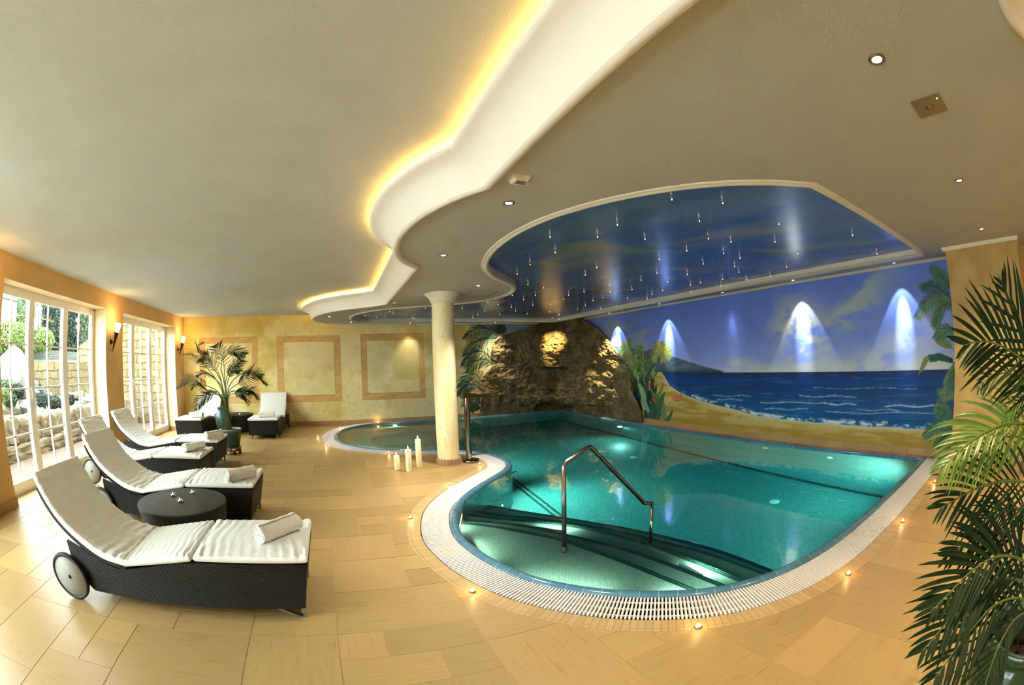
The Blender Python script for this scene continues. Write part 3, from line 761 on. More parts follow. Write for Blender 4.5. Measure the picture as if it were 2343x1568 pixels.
    R = [[(2176, 662), (2160, 640), (2145, 622), (2128, 612)], [(2178, 690), (2150, 662), (2125, 650), (2102, 655)], [(2180, 700), (2150, 678), (2118, 690), (2094, 728)], [(2182, 700), (2160, 690), (2142, 710), (2134, 745)],
         [(2184, 760), (2165, 752), (2150, 760), (2138, 775)], [(2184, 880), (2172, 885), (2160, 900), (2150, 925)], [(2184, 905), (2170, 895), (2158, 895), (2146, 900)], [(2180, 955), (2165, 940), (2150, 935), (2138, 932)], [(2180, 985), (2155, 965), (2135, 975), (2112, 998)], [(2178, 990), (2165, 985), (2150, 1005), (2142, 1022)], [(2178, 1000), (2172, 1000), (2165, 1012), (2160, 1025)], [(2184, 830), (2176, 850), (2170, 870), (2168, 890)]]
    for i, f in enumerate(R):
        for k in (0, 1): c.frond([P(q[0]+k*6, q[1]+k*5) for q in f], .17, G[(i+k) % 4], 34, .0042, .55, 60+i*2+k)
    c.poly([P(*q) for q in [(2100, 861), (2112, 820), (2124, 812), (2128, 822), (2118, 838)]], (118, 138, 74)); c.poly([P(*q) for q in [(2124, 812), (2150, 808), (2180, 820), (2180, 832), (2150, 826), (2128, 830)]], (40, 80, 70))
    c.poly([P(*q) for q in [(2140, 785), (2155, 776), (2175, 782), (2180, 800), (2160, 796)]], (120, 136, 60))
    m = attr_mat('painted_sea_mural', .55, .25, .12, 50)
    return grid_obj('wall_right', (XR, Y0, 0), (0, 1, 0), (0, 0, 1), YB-Y0, 2.95, c.nu, c.nv, c.c, m, flip=True)
struct(mural_wall())

# projecting ochre wall pier on the right, and the walls behind the camera
M_pier = simple('pier_plaster', rgb(190, 162, 106), .75, noise=.2, nscale=2.6, bmp=.3, bscale=50, spec=.2)
b = MB(); b.box((6.5, -.195, 0), (XR, 1.04, ZS)); struct(b.build('wall_pier', M_pier))
b = MB(); b.box((6.48, -.215, 0), (6.9, 1.0405, .116)); struct(b.build('baseboard_pier', M_bb))
b = MB(); b.box((6.45, -.24, 2.865), (7.2, 1.09, 2.899)); b.box((6.465, -.225, 2.85), (7.2, 1.07, 2.866)); struct(b.build('trim_2', M_trim))
b = MB(); b.box((XR, YF, 0), (XR+.15, -.19, ZC)); struct(b.build('wall_right', M_ochre))
b = MB(); b.box((XL-.5, YF-.15, 0), (XR+.15, YF, ZC)); struct(b.build('wall_front', M_ochre))

# window wall with two deep openings
WT = .42
W1, W2, WTOP = (4.63, 8.14), (8.95, 12.49), 2.875
b = MB()
for y0, y1 in ((YF, -2.4), (3.3, W1[0]), (W1[1], W2[0]), (W2[1], YB)): b.box((XL-WT, y0, 0), (XL, y1, ZC))
b.box((XL-WT, -2.4, 2.87), (XL, 3.3, ZC))
for y0, y1 in (W1, W2): b.box((XL-WT, y0, WTOP), (XL, y1, ZC))
struct(b.build('wall_left', M_ochre))
b = MB()   # light plaster of the reveals
for y0, y1 in (W1, W2, (-2.4, 3.3)):
    b.box((XL-WT+.06, y0-.001, 0), (XL-.003, y0+.004, WTOP)); b.box((XL-WT+.06, y1-.004, 0), (XL-.003, y1+.001, WTOP)); b.box((XL-WT+.06, y0, WTOP-.004), (XL-.003, y1, WTOP+.001))
struct(b.build('trim_3', M_reveal))
b = MB()
for y0, y1 in ((3.3, W1[0]), (W1[1], W2[0]), (W2[1], YB)):
    b.box((XL-.001, y0-.012, 0), (XL+.015, y1+(.012 if y1 < YB else 0), .115)); b.box((XL-WT+.08, y0-.013, 0), (XL+.015, y0+.0, .115)) if y0 > 4 else None; b.box((XL-WT+.08, y1, 0), (XL+.015, y1+.013, .115)) if y1 < YB else None
struct(b.build('baseboard_left', M_bb))
b = MB(); b.box((XL, YB-.016, 0), (4.4, YB-.001, .116)); b.box((XL, YB-.02, .112), (4.4, YB-.001, .119)); struct(b.build('baseboard_back', M_bb))
b = MB(); b.box((XR-.016, 1.04, 0), (XR-.001, 9.25, .116)); struct(b.build('baseboard_right', M_bb))

def window(n, y0, y1):
    X = XL-WT+.04; D = .07
    root = empty('window_%d' % n, (X, y0, 0)); root['kind'] = 'structure'
    W = y1-y0; f = MB()
    f.box((-.035, 0, 0), (.035, W, .05)); f.box((-.035, 0, WTOP-.05), (.035, W, WTOP)); f.box((-.035, 0, 0), (.035, .045, WTOP)); f.box((-.035, W-.045, 0), (.035, W, WTOP))
    f.build('frame', M_white, root)
    t = (W-.09)/3
    for k in range(3):
        a = .045+k*t+.004; b_ = .045+(k+1)*t-.004; s = MB(); fw = .085; z0, z1 = .052, WTOP-.052
        s.box((-.03, a, z0), (.05, a+fw, z1)); s.box((-.03, b_-fw, z0), (.05, b_, z1)); s.box((-.03, a+fw, z0), (.05, b_-fw, z0+.12)); s.box((-.03, a+fw, z1-fw), (.05, b_-fw, z1))
        so = s.build('sash', M_white, root)
        m = MB(); mid = (a+b_)/2; r = .011
        m.box((-.012, mid-r, z0+.12), (.022, mid+r, z1-fw))
        for zz in (.80, 1.455, 2.09): m.box((-.012, a+fw, zz-.014), (.022, b_-fw, zz+.014))
        m.build('muntin', M_white, so)
        p = MB(); p.box((-.004, a+fw-.005, z0+.1), (.004, b_-fw+.005, z1-fw+.005)); p.build('pane', M_pane, so)
    h = MB(); yy = .045+t-.045
    h.box((.05, yy-.012, 1.36), (.062, yy+.018, 1.50)); h.tube([(.06, yy, 1.455), (.085, yy, 1.455), (.09, yy+.005, 1.44), (.09, yy+.01, 1.30)], .009, 8); h.build('handle', M_white, root)
    return root
window(1, *W1); window(2, *W2); window(3, -2.4, 3.3)  # third window is out of view, widened to throw daylight on the cornice

# ------------------------------------------------------------------ ceilings
b = MB(); b.box((XL-.5, YF-.15, ZC), (XR+.2, YB+.1, ZC+.1)); struct(b.build('ceiling', M_ceil))
# cornice line (bead of the lowered ceiling)
B1_ = [(.92, YF), (.92, 2.61)]
B2_ = catmull([(.92,2.61),(.80,2.82),(.69,3.08),(.60,3.4),(.55,3.75),(.54,4.1),(.585,4.5),(.70,4.88),(.94,5.27)], 6)
B3_ = [(.94, 5.27), (.955, 8.56)]
B4_ = catmull([(.955,8.56),(.72,8.88),(.36,9.18),(.02,9.52),(-.24,9.9),(-.43,10.35),(-.56,10.75),(-.62,11.1),(-.64,11.5),(-.57,11.95),(-.40,12.38),(-.15,12.74),(.2,13.02),(.55,13.2),(.95,13.29)], 6)
BEAD = B1_+B2_[1:]+B3_[1:]+B4_[1:]
# travel is +y: left of travel is -x, the outside
S_pts = [(2.98,1.48),(2.7,1.67),(2.44,1.89),(2.21,2.15),(2.01,2.44),(1.83,2.78),(1.68,3.2),(1.61,3.68),(1.62,4.22),(1.71,4.75),(1.87,5.25),(2.13,5.73),(2.45,6.12),(2.74,6.47),(2.93,6.9),(3.0,7.4),(2.93,7.95),(2.7,8.42),(2.38,8.74),(1.98,9.0),(1.5,9.3),(.97,9.7),(.58,10.3),(.40,11.0),(.42,11.7),(.58,12.2),(.91,12.6)]
SKY = [(6.74, 1.48)]+catmull(S_pts, 5)+[(6.74, 12.78)]
SKY = resample(SKY[:2], .5)[:-1]+SKY[1:]
def poly_hole(outer, hole, z):
    bm = bmesh.new(); es = []
    for P in (outer, hole):
        vs = [bm.verts.new((p[0], p[1], z)) for p in P]
        for i in range(len(vs)): es.append(bm.edges.new((vs[i], vs[(i+1) % len(vs)])))
    bmesh.ops.triangle_fill(bm, use_beauty=True, use_dissolve=False, edges=es); return bm
sof = [(p[0]+.0, p[1]) for p in offset(BEAD, -.03)]
sof = [p for p in sof if p[1] <= YB]
bm = poly_hole(sof+[(1.2, YB), (XR, YB), (XR, YF)], SKY, ZS)
me = bpy.data.meshes.new('soffit'); bm.to_mesh(me); bm.free(); me.materials.append(M_ceil)
o = bpy.data.objects.new('ceiling', me); COL.objects.link(o); struct(o)
# cove cornice
cor = MB()
cprof = [(-.06,2.902),(-.055,2.878),(-.04,2.862),(-.02,2.856),(0.,2.860),(.012,2.872),(.014,2.888),(.006,2.90),(.010,2.906),(.020,2.925),(.032,2.955),(.05,2.99),(.075,3.025),(.105,3.055),(.145,3.08),(.185,3.093),(.22,3.098),(.238,3.105),(.246,3.116),(.244,3.13),(.232,3.138),(.10,3.132),(.06,3.132),(.05,3.2)]
cor.sweep(BEAD, cprof, smooth=False)
co_ = cor.build('trim_4', M_cornice); struct(co_)
for p in co_.data.polygons: p.use_smooth = False
md = co_.modifiers.new('e', 'EDGE_SPLIT'); md.split_angle = math.radians(35)
for p in co_.data.polygons: p.use_smooth = True
# light rope in the cove
rp = MB(); rp.tube([(p[0], p[1], 3.158) for p in resample(offset(BEAD, .15), .12) if p[1] < 13.25], .009, 6)
rp = rp.build('cove_light_rope', M_rope); tag(rp, 'orange glowing light rope hidden behind the white ceiling cornice', 'light')
# sky recess: inner walls, trim, painted sky
rc = MB(); rc.sweep(SKY+[SKY[0]], [(0, 2.898), (0, 3.001)]); struct(rc.build('trim_5', M_trim))
tr = MB(); tprof = [(.012,2.93),(.012,2.902),(.006,2.886),(-.01,2.878),(-.03,2.882),(-.038,2.89),(-.055,2.888),(-.068,2.892),(-.072,2.901)]
tprof = [(-x, z) for x, z in tprof]
tr.sweep(SKY, [(x, z) for x, z in tprof], closed=True, smooth=True); struct(tr.build('trim_6', M_trim))
# crown along mural and back wall
cr = MB(); cr.sweep([(XR-.001, 1.04), (XR-.001, YB-.001), (.95, YB-.001)], [(0, 2.862), (.018, 2.865), (.03, 2.88), (.05, 2.888), (.055, 2.90)]); struct(cr.build('trim_7', M_trim))
def sky_ceiling():
    c = Canvas(.2, 6.9, 1.3, 12.95, .025); U, V = c.U, c.V
    a = fbm(U*.5, V*.35, 5, 91); a2 = fbm(U*1.8+V*.3, V*.55, 6, 93); a3 = fbm(U*3, V*1.4, 5, 97)
    c.mix((84, 132, 206), np.ones_like(U)); c.mix((56, 106, 196), sst(.4, .62, a)*.8); c.mix((74, 92, 128), sst(.5, .7, a3)*.25)
    band = sst(.54, .66, a2)*(.5+.5*sst(.42, .6, a)); c.mix((136, 156, 156), band*.35)
    c.mix((84, 110, 120), sst(.5, .62, fbm(U*.8, V*1.2, 5, 99))*.4*sst(7, 11, V))
    # drifting streaks seen in the ceiling painting
    for px in ([(1205, 605), (1290, 590), (1340, 562), (1420, 575), (1530, 575)], [(1240, 600), (1300, 610), (1345, 590)], [(1580, 550), (1660, 535), (1740, 530), (1830, 525)], [(1530, 612), (1600, 618), (1660, 612)], [(1700, 570), (1800, 575), (1900, 560), (2000, 555)], [(1300, 655), (1400, 665), (1500, 655)], [(1290, 560), (1330, 560), (1400, 568)]):
        pts = resample(catmull([tuple(onz(*q, 3.0)[:2]) for q in px], 6), .08)
        for k in range(len(pts)-1):
            t = k/len(pts); w = .16*math.sin(PI*(.1+.85*t))
            for (sw, so) in ((1.6, .10), (1., .14), (.5, .16)): c.stroke(pts[k], pts[k+1], w*sw, w*sw, (140, 158, 140), so*.5)
    X, Yc = np.meshgrid((c.u[:-1]+c.u[1:])/2, (c.v[:-1]+c.v[1:])/2)
    P = np.array(offset(SKY, .0, True)); ins = np.zeros(X.shape, bool)
    for i in range(len(P)):
        a_, b_ = P[i], P[(i+1) % len(P)]; cc = ((a_[1] > Yc) != (b_[1] > Yc)); xs = (b_[0]-a_[0])*(Yc-a_[1])/((b_[1]-a_[1]) or 1e-9)+a_[0]; ins ^= cc & (X < xs)
    k = ins.copy()
    for s in range(3):
        q = k.copy(); q[1:] |= k[:-1]; q[:-1] |= k[1:]; q[:, 1:] |= k[:, :-1]; q[:, :-1] |= k[:, 1:]; k = q
    m = attr_mat('painted_sky_ceiling', .26, .45, .04, 10)
    return grid_obj('ceiling', (.2, 1.3, 3.0), (1, 0, 0), (0, 1, 0), 6.7, 11.65, c.nu, c.nv, c.c, m, keep=k, flip=True)
struct(sky_ceiling())
# round cornice of a ceiling dome, only its edge in view at the top right
b = MB(); b.lathe([(.46, 2.901), (.46, 2.885), (.45, 2.868), (.43, 2.86), (.41, 2.868), (.40, 2.885), (.37, 2.897), (.2, 2.8985), (0, 2.899)], 64, T=Matrix.Translation((1.73, -.90, 0)), cap=False); struct(b.build('trim_8', M_cornice))

# ------------------------------------------------------------------ lights helper
def light(name, kind, loc, power, color=(1, 1, 1), size=.05, target=None, spot=None, blend=.6, parent=None, size_y=None):
    l = bpy.data.lights.new(name, kind); l.energy = power; l.color = color[:3]
    o = bpy.data.objects.new(name, l); COL.objects.link(o); o.location = loc
    if kind == 'SPOT': l.spot_size = math.radians(spot or 90); l.spot_blend = blend; l.shadow_soft_size = size
    elif kind == 'POINT': l.shadow_soft_size = size
    elif kind == 'AREA':
        l.size = size
        if size_y: l.shape = 'RECTANGLE'; l.size_y = size_y
    if target is not None: o.rotation_euler = (Vector(target)-Vector(loc)).to_track_quat('-Z', 'Y').to_euler()
    return o
WARM = (1., .97, .86); COOL = (.86, .92, 1.); AMB = (1., .60, .26)

# ------------------------------------------------------------------ column
cx, cy = 1.81, 7.42
b = MB(); b.lathe([(.19, .098), (.19, 2.74)], 48, cap=False)
colr = empty('column', (cx, cy, 0), label='round cream marbled column standing beside the pool edge', cat='column')
b.build('shaft', M_col, colr)
b = MB(); b.lathe([(.19, 2.735), (.205, 2.74), (.215, 2.765), (.222, 2.79), (.24, 2.82), (.275, 2.85), (.30, 2.868), (.31, 2.88), (.31, 2.9)], 48, cap=False); b.build('capital', M_trim, colr)
b = MB()
n = 48
vs = []; fs = []; uv = []
for i in range(n):
    a0, a1 = 2*PI*i/n, 2*PI*(i+1)/n; r = .218
    k = len(vs); vs += [(r*math.cos(a0), r*math.sin(a0), 0), (r*math.cos(a1), r*math.sin(a1), 0), (r*math.cos(a1), r*math.sin(a1), .1), (r*math.cos(a0), r*math.sin(a0), .1)]
    fs.append((k, k+1, k+2, k+3)); uv.append([(a0*r, 0), (a1*r, 0), (a1*r, .1), (a0*r, .1)])
b.add(vs, fs, 0, uv=uv); b.lathe([(.218, .1), (.189, .104)], 48, cap=False); b.build('base_tiles', M_colbase, colr)

# chrome water spout post
sh = empty('water_spout', (2.185, 7.36, 0), label='polished chrome water spout post with a flat blade over the pool', cat='spout')
b = MB(); b.lathe([(0, 0), (.145, 0), (.148, .004), (.148, .04), (.142, .046), (0, .046)], 40, cap=False); b.build('base_plate', M_chrome, sh)
b = MB(); b.lathe([(.052, .04), (.052, 1.13)], 28, T=Matrix.Translation((-.025, 0, 0)), cap=False); b.build('post', M_chrome, sh)
b = MB(); b.box((-.095, -.05, 1.115), (.03, .05, 1.205))
b.add([(.03, -.05, 1.12), (.03, .05, 1.12), (.03, .05, 1.20), (.03, -.05, 1.20), (.56, -.035, 1.10), (.56, .035, 1.10), (.56, .035, 1.108), (.56, -.035, 1.108)], [(0, 1, 5, 4), (3, 7, 6, 2), (0, 4, 7, 3), (1, 2, 6, 5), (4, 5, 6, 7)])
b.build('blade', simple('steel_dark_reflection', rgb(92, 86, 78), .12, 1.), sh)  # steel colour darkened to imitate reflections of dark rock and ceiling

# stainless handrail on the pool steps
A = wz(1291, 1262, -.16); zb = -.16
hr = empty('pool_handrail', (A[0], A[1], zb), label='bent stainless steel handrail rising from the curved pool steps', cat='handrail')
def hp(x, y, Y): p = ony(x, y, Y); return Vector((p[0]-A[0], p[1]-A[1], p[2]-zb))
Y0 = A[1]
P1 = hp(1293, 1062, Y0); P1.x = 0; P1.y = 0
dirx = Vector((1, .02, 0))
pk = hp(1350, 1022, Y0); kn = hp(1475, 1152, Y0+.02); en = hp(1492, 1152, Y0+.03)
b = MB()
b.tube([(0, 0, .12), (0, 0, P1.z-.06), (.006, 0, P1.z-.02), (.03, 0, P1.z+.015), tuple(pk-Vector((.02, 0, .008))), tuple(pk), tuple(kn), (kn.x+.012, kn.y, kn.z-.002), tuple(en)], .022, 14)
b.build('rail', M_brushed, hr)
b = MB(); b.tube([(en.x, en.y, en.z), (en.x, en.y, -.62)], .019, 12); b.build('lower_post', M_brushed, hr)
b = MB(); b.lathe([(.0, 0), (.031, 0), (.031, .05), (.027, .055), (.027, .14), (.022, .142)], 20, cap=False); b.build('base_sleeve', M_iron, hr)

# ------------------------------------------------------------------ artificial rock in the corner
def rock():
    Lp = [(1097,957),(1097,951),(1099.9,936),(1102.4,897.7),(1101,874.6),(1104,864),(1123,844),(1130.6,828.5),(1127.5,803),(1127,787.6),(1143.4,768),(1192,756.8),(1230.5,741.5),(1240,736)]
    Rp = [(1467.3,972),(1467.3,964),(1461,931),(1441.7,892.6),(1440.5,856.7),(1420,818),(1399.5,790),(1363.6,749),(1335.5,732.5),(1330,729)]
    def L(q): p = ony(*q, 13.2); return (p[2], p[0])
    def R_(q): p = onx(*q, 7.12); return (p[2], p[1])
    LL = sorted(L(q) for q in Lp); RL = sorted(R_(q) for q in Rp)
    nz, nt = 260, 420; z0, z1 = -.06, 2.895
    vs = []
    zz = np.linspace(z0, z1, nz+1); tt = np.linspace(0, 1, nt+1)
    xl = np.interp(zz, [a for a, _ in LL], [b for _, b in LL]); yr = np.interp(zz, [a for a, _ in RL], [b for _, b in RL])
    T, Z = np.meshgrid(tt, zz); XLm = xl[:, None]; YRm = yr[:, None]
    cx_, cy_ = 7.16, 13.24
    VX = np.where(T < .5, XLm+(cx_-XLm)*T*2, cx_); VY = np.where(T < .5, cy_, cy_+(YRm-cy_)*(T*2-1))
    BX = (1-T)**2*XLm+2*T*(1-T)*cx_+T*T*cx_; BY = (1-T)**2*cy_+2*T*(1-T)*cy_+T*T*YRm
    w_ = sst(.0, .55, Z)*.78
    X = VX*(1-w_)+BX*w_; Y = VY*(1-w_)+BY*w_
    n = fbm(T*9+3, Z*2.4+1, 6, 5, .6)-.5; n2 = fbm(T*26, Z*7, 5, 9, .62)-.5; n3 = 1-np.abs(fbm(T*5+Z*1.2, Z*1.6, 5, 15)-.5)*2
    edge = np.sin(np.clip(T, 0, 1)*PI)**.35
    n4 = fbm(T*64, Z*20, 4, 19, .6)-.5; n5 = np.abs(fbm(T*15, Z*4.5, 4, 23)-.5)
    d = (.16+.42*n+.16*n2+.10*n4+.22*(n3-.8)-.5*(.12-np.clip(n5, 0, .12)))*edge*(.45+.55*sst(0, .4, Z))
    # small caves low down and the waterfall slot
    def dent(px, sx, sz, dep):
        p = onz(px[0], px[1], 0) if False else None
    d = np.maximum(d, -.02)
    nxr, nyr = -.72, -.69
    X2 = X+nxr*d*np.where(T < .5, .6+T*.8, 1.2); Y2 = Y+nyr*d*np.where(T > .5, .6+(1-T)*.8, 1.2)
    # carve slot and caves where the picture shows them
    for j in range(nz+1):
        for i in range(nt+1):
            pass
    V = np.stack([X2, Y2, Z], -1)
    dirs = V-np.array([0, 0, H]); ln = np.linalg.norm(dirs, axis=-1, keepdims=True); dd = dirs/ln
    th = np.arccos(np.clip(dd@FF, -1, 1)); r = 2*FPX*np.sin(th/2); a = dd@RR; b_ = dd@UU; m = np.hypot(a, b_)+1e-9
    px = CX+r*a/m; py = CY-r*b_/m
    slot = sst(31, 26, np.abs(px-1271))*sst(3.6, 1.8, np.abs(py-843.5))*.6
    cave = sst(1., .6, ((px-1252)/32)**2+((py-936)/18)**2)*.5+sst(1., .6, ((px-1305)/16)**2+((py-932)/7)**2)*.35
    V += dd*(slot+cave)[..., None]
    V[..., 0] = np.minimum(V[..., 0], 7.235); V[..., 1] = np.minimum(V[..., 1], 13.285)
    V = V.reshape(-1, 3)
    idx = np.arange((nz+1)*(nt+1)).reshape(nz+1, nt+1)
    q = np.stack([idx[:-1, :-1], idx[:-1, 1:], idx[1:, 1:], idx[1:, :-1]], -1).reshape(-1, 4)
    me = bpy.data.meshes.new('rock_formation'); me.from_pydata([tuple(v) for v in V], [], [tuple(int(k) for k in f) for f in q]); me.materials.append(M_rock)
    me.polygons.foreach_set('use_smooth', [True]*len(q)); me.update()
    o = bpy.data.objects.new('rock_formation', me); COL.objects.link(o)
    # waterfall slot: black bar on the rock, colour standing in for the opening's shade
    PX = px.reshape(-1); PY = py.reshape(-1); L = np.linalg.norm(V-np.array([0, 0, H]), axis=1)
    sb = MB(); vs = []
    for (x, hh) in ((1244, 1.2), (1252, 2.4), (1262, 2.6), (1272, 2.3), (1284, 2.7), (1292, 2.2), (1298, 1.0)):
        k = np.argmin((PX-x)**2+(PY-848)**2); dd_ = L[k]-.05
        for dy, ex in ((-hh, 0), (hh, 0), (hh, .10), (-hh, .10)): vs.append(at(x, 843.8+dy, dd_+ex))
    fs = []
    for k in range(6):
        for j in range(4): fs.append((k*4+j, (k+1)*4+j, (k+1)*4+(j+1) % 4, k*4+(j+1) % 4))
    sb.add(vs, fs+[(0, 1, 2, 3), (24, 27, 26, 25)], 0); sb.build('waterfall_slot_shade', M_channel, o)
    return tag(o, 'large brown artificial rock with a waterfall slot in the pool corner', 'rock')
rock()

# ------------------------------------------------------------------ loungers
def sstep(a, b, x):
    t = max(0, min(1, (x-a)/(b-a))); return t*t*(3-2*t)
LW = .78
def cushion(path, th, y0, y1, seed=0, wr=.006, nu=90, nv=44):
    """puffy slab following path (u,z) centre line"""
    P = resample(path, .01); L = len(P); mb = MB()
    def at_(t):
        f = t*(L-1); i = min(L-2, int(f)); k = f-i; return (P[i][0]*(1-k)+P[i+1][0]*k, P[i][1]*(1-k)+P[i+1][1]*k)
    A_ = [math.sin(PI/2*(-1+2*i/nu)) if True else 0 for i in range(nu+1)]
    A_ = [.55*a+.45*(-1+2*i/nu) for i, a in enumerate(A_)]; Bv = [.55*math.sin(PI/2*(-1+2*j/nv))+.45*(-1+2*j/nv) for j in range(nv+1)]
    rows = {}
    vs = []
    for sgn in (1, -1):
        for i, a in enumerate(A_):
            t = (a+1)/2; p = at_(t); p2 = at_(min(1, t+.01)); p1 = at_(max(0, t-.01)); d = (p2[0]-p1[0], p2[1]-p1[1]); l = math.hypot(*d) or 1; n = (-d[1]/l, d[0]/l)
            if n[1] < 0 and abs(n[1]) > .2: n = (-n[0], -n[1])
            for j, b_ in enumerate(Bv):
                f = max(0, (1-abs(a)**44)*(1-abs(b_)**40))**.5
                y = y0+(y1-y0)*(b_+1)/2
                wv = 0
                if sgn > 0:
                    e = (abs(a)**3+.25)
                    wv = wr*f*(e*(math.sin(a*34+seed+1.8*math.sin(b_*4+seed))*.55*(.3+abs(b_))+math.sin(a*61+b_*7+seed*2)*.30*abs(b_)**2)+.35*math.sin(b_*19+a*6+seed)*abs(a)**4)+.010*(1-a*a)*(1-b_*b_)-.006*f*(sstep(.86, .93, max(abs(a), abs(b_)))*(1-sstep(.94, .98, max(abs(a), abs(b_)))))
                h_ = sgn*th/2*f+wv
                vs.append((p[0]+n[0]*h_, y, p[1]+n[1]*h_))
    K = (nu+1)*(nv+1); fs = []
    for s in (0, 1):
        for i in range(nu):
            for j in range(nv):
                q = (s*K+i*(nv+1)+j, s*K+(i+1)*(nv+1)+j, s*K+(i+1)*(nv+1)+j+1, s*K+i*(nv+1)+j+1)
                fs.append(q if s else q[::-1])
    mb.add(vs, fs, 0, smooth=True); return mb
def make_lounger():
    root = empty('sun_lounger', (0, 0, 0))
    side = [(0, .447), (-.84, .447)]+catmull([(-.84, .447), (-1.12, .405), (-1.45, .335), (-1.62, .338), (-1.82, .41), (-2.06, .49)], 6)[1:]+[(-2.06, .33), (-1.99, .17), (-1.90, .095), (-1.2, .085), (-.5, .092), (-.08, .10)]
    b = MB()
    T = Matrix(((1, 0, 0, 0), (0, 0, 1, 0), (0, 1, 0, 0), (0, 0, 0, 1)))
    for y0 in (0, LW-.03):
        b.prism([(p[0], p[1]) for p in side], y0, y0+.03, T=T)
    b.add([(0, 0, .447), (0, LW, .447), (-.08, LW, .10), (-.08, 0, .10)], [(0, 1, 2, 3)])
    b.box((-.84, .03, .40), (-.003, LW-.03, .43)); b.box((-2.03, .03, .16), (-2.0, LW-.03, .40))
    b.prism([(-.84, .43), (-.84, .40), (-1.48, .29), (-1.48, .32)], .03, LW-.03, T=T)
    b.box((-1.95, .03, .10), (-.09, LW-.03, .115))
    b.build('wicker_base', M_wick, root)
    fr = catmull([(-1.50, .325), (-1.75, .375), (-1.97, .495), (-2.13, .62), (-2.24, .75), (-2.305, .86)], 5)
    b = MB(); b.prism(fr+[(p[0]+.03, p[1]+.022) for p in fr][::-1], .005, LW-.005, T=T); b.build('backrest_frame', M_wick, root)
    bc = catmull([(-1.47, .385), (-1.70, .425), (-1.92, .54), (-2.08, .66), (-2.19, .79), (-2.26, .90), (-2.31, .985)], 6)
    cushion(bc, .075, -.005, LW+.005, 3, .013).build('back_cushion', M_fabric, root, weld=True)
    cushion([(-1.50, .375), (-1.2, .425), (-.86, .478)], .06, -.005, LW+.005, 1, .009).build('seat_cushion', M_fabric, root, weld=True)
    cushion([(-.84, .480), (-.5, .484), (.01, .482)], .06, -.005, LW+.005, 2, .009).build('leg_cushion', M_fabric, root, weld=True)
    for y, s in ((-.035, -1), (LW+.035, 1)):
        R = Matrix.Translation((-2.12, y, .198)) @ Matrix.Rotation(PI/2, 4, 'X')
        b = MB(); b.lathe([(0, -.016), (.168, -.016), (.172, 0), (.168, .016), (0, .016)], 40, T=R, cap=False); w_ = b.build('wheel', M_disc, root)
        b = MB(); b.lathe([(.170, -.02), (.185, -.024), (.197, -.016), (.198, 0), (.197, .016), (.185, .024), (.170, .02), (.168, 0), (.170, -.02)], 48, T=R, cap=False); b.build('tyre', M_black, w_)
        b = MB(); b.lathe([(0, -.028), (.012, -.028), (.018, -.02), (.018, .02), (.012, .028), (0, .028)], 16, T=R, cap=False); b.build('hub', M_black, w_)
    b = MB(); b.tube([(-2.12, -.03, .198), (-2.12, LW+.03, .198)], .012, 8); b.build('axle', M_black, root)
    for y in (.035, LW-.075):
        b = MB(); b.prism([(-.34, .095), (-.30, .095), (-.14, .014), (-.115, .014), (-.105, .10), (-.08, .10), (-.09, 0), (-.16, 0)], y, y+.04, T=T); b.build('leg', M_legmetal, root)
    return root
lng = make_lounger()
LG = 'white cushioned wicker sun loungers'
places = [((-.335, 2.80, 0), 0, 'nearest dark wicker sun lounger with white cushions, in front of the round table'),
          ((-1.05, 4.76, 0), 0, 'dark wicker sun lounger with white cushions directly behind the near round table'),
          ((-2.17, 6.29, 0), 0, 'dark wicker sun lounger third from the camera in the window row'),
          ((-2.27, 7.71, 0), 0, 'dark wicker sun lounger farthest in the window row, beside the potted palm'),
          ((-3.63, 10.95, 0), -PI/2, 'sun lounger against the back wall in the window corner, behind the palm'),
          ((-1.555, 10.88, 0), -PI/2, 'sun lounger against the back wall right of the far round table')]
for i, (loc, rz, lab) in enumerate(places):
    o = lng if i == 0 else copy_tree(lng)
    o.location = loc; o.rotation_euler = (0, 0, rz)
    if rz: o.location = (loc[0]-LW, loc[1], 0)
    tag(o, lab, 'sun lounger', LG)

# rolled towels
def make_towel():
    b = MB(); n = 130; th = .011; Ln = .40; R0, R1 = .014, .072; turns = 4.2
    ns = 22; prof = []
    rnd = random.Random(9)
    for i in range(n+1):
        t = i/n; a = t*turns*2*PI; r = R0+(R1-R0)*t+.0012*math.sin(a*3.3)
        prof.append((a, r))
    vs = []; fs = []
    for k in range(ns+1):
        x = -Ln/2+Ln*k/ns
        for a, r in prof:
            e = .006*math.sin(a*.9)*(abs(2*k/ns-1)**6)
            rr = r+.0022*math.sin(k*.9+a)+.0016*math.sin(k*2.3-a*2)
            vs.append((x+(e if k in (0, ns) else 0)*(1 if k else -1), rr*math.cos(a), rr*math.sin(a)*.93))
    m = n+1
    for k in range(ns):
        for i in range(n): fs.append((k*m+i, k*m+i+1, (k+1)*m+i+1, (k+1)*m+i))
    b.add(vs, fs, 0, smooth=True)
    o = b.build('rolled_towel', M_towel)
    md = o.modifiers.new('s', 'SOLIDIFY'); md.thickness = .0075; md.offset = 0
    return o
tw = make_towel()
TW = [((-.545, 3.10), (-.41, 3.25), 'rolled cream towel on the nearest lounger'), ((-1.21, 4.90), 0, 'rolled white towel on the lounger behind the near round table'),
      ((-2.37, 6.62), 0, 'rolled white towel on the third window row lounger'), ((-2.36, 7.82), 0, 'rolled white towel on the farthest window row lounger, by the palm'),
      ((-3.80, 11.08), 1, 'rolled white towel on the back wall lounger in the window corner'), ((-1.86, 11.08), 1, 'rolled white towel on the back wall lounger right of the far table')]
angs = [.86, .80, .92, .95, -.06, .10]
TW[0] = ((-.55, 3.17), 0, TW[0][2])
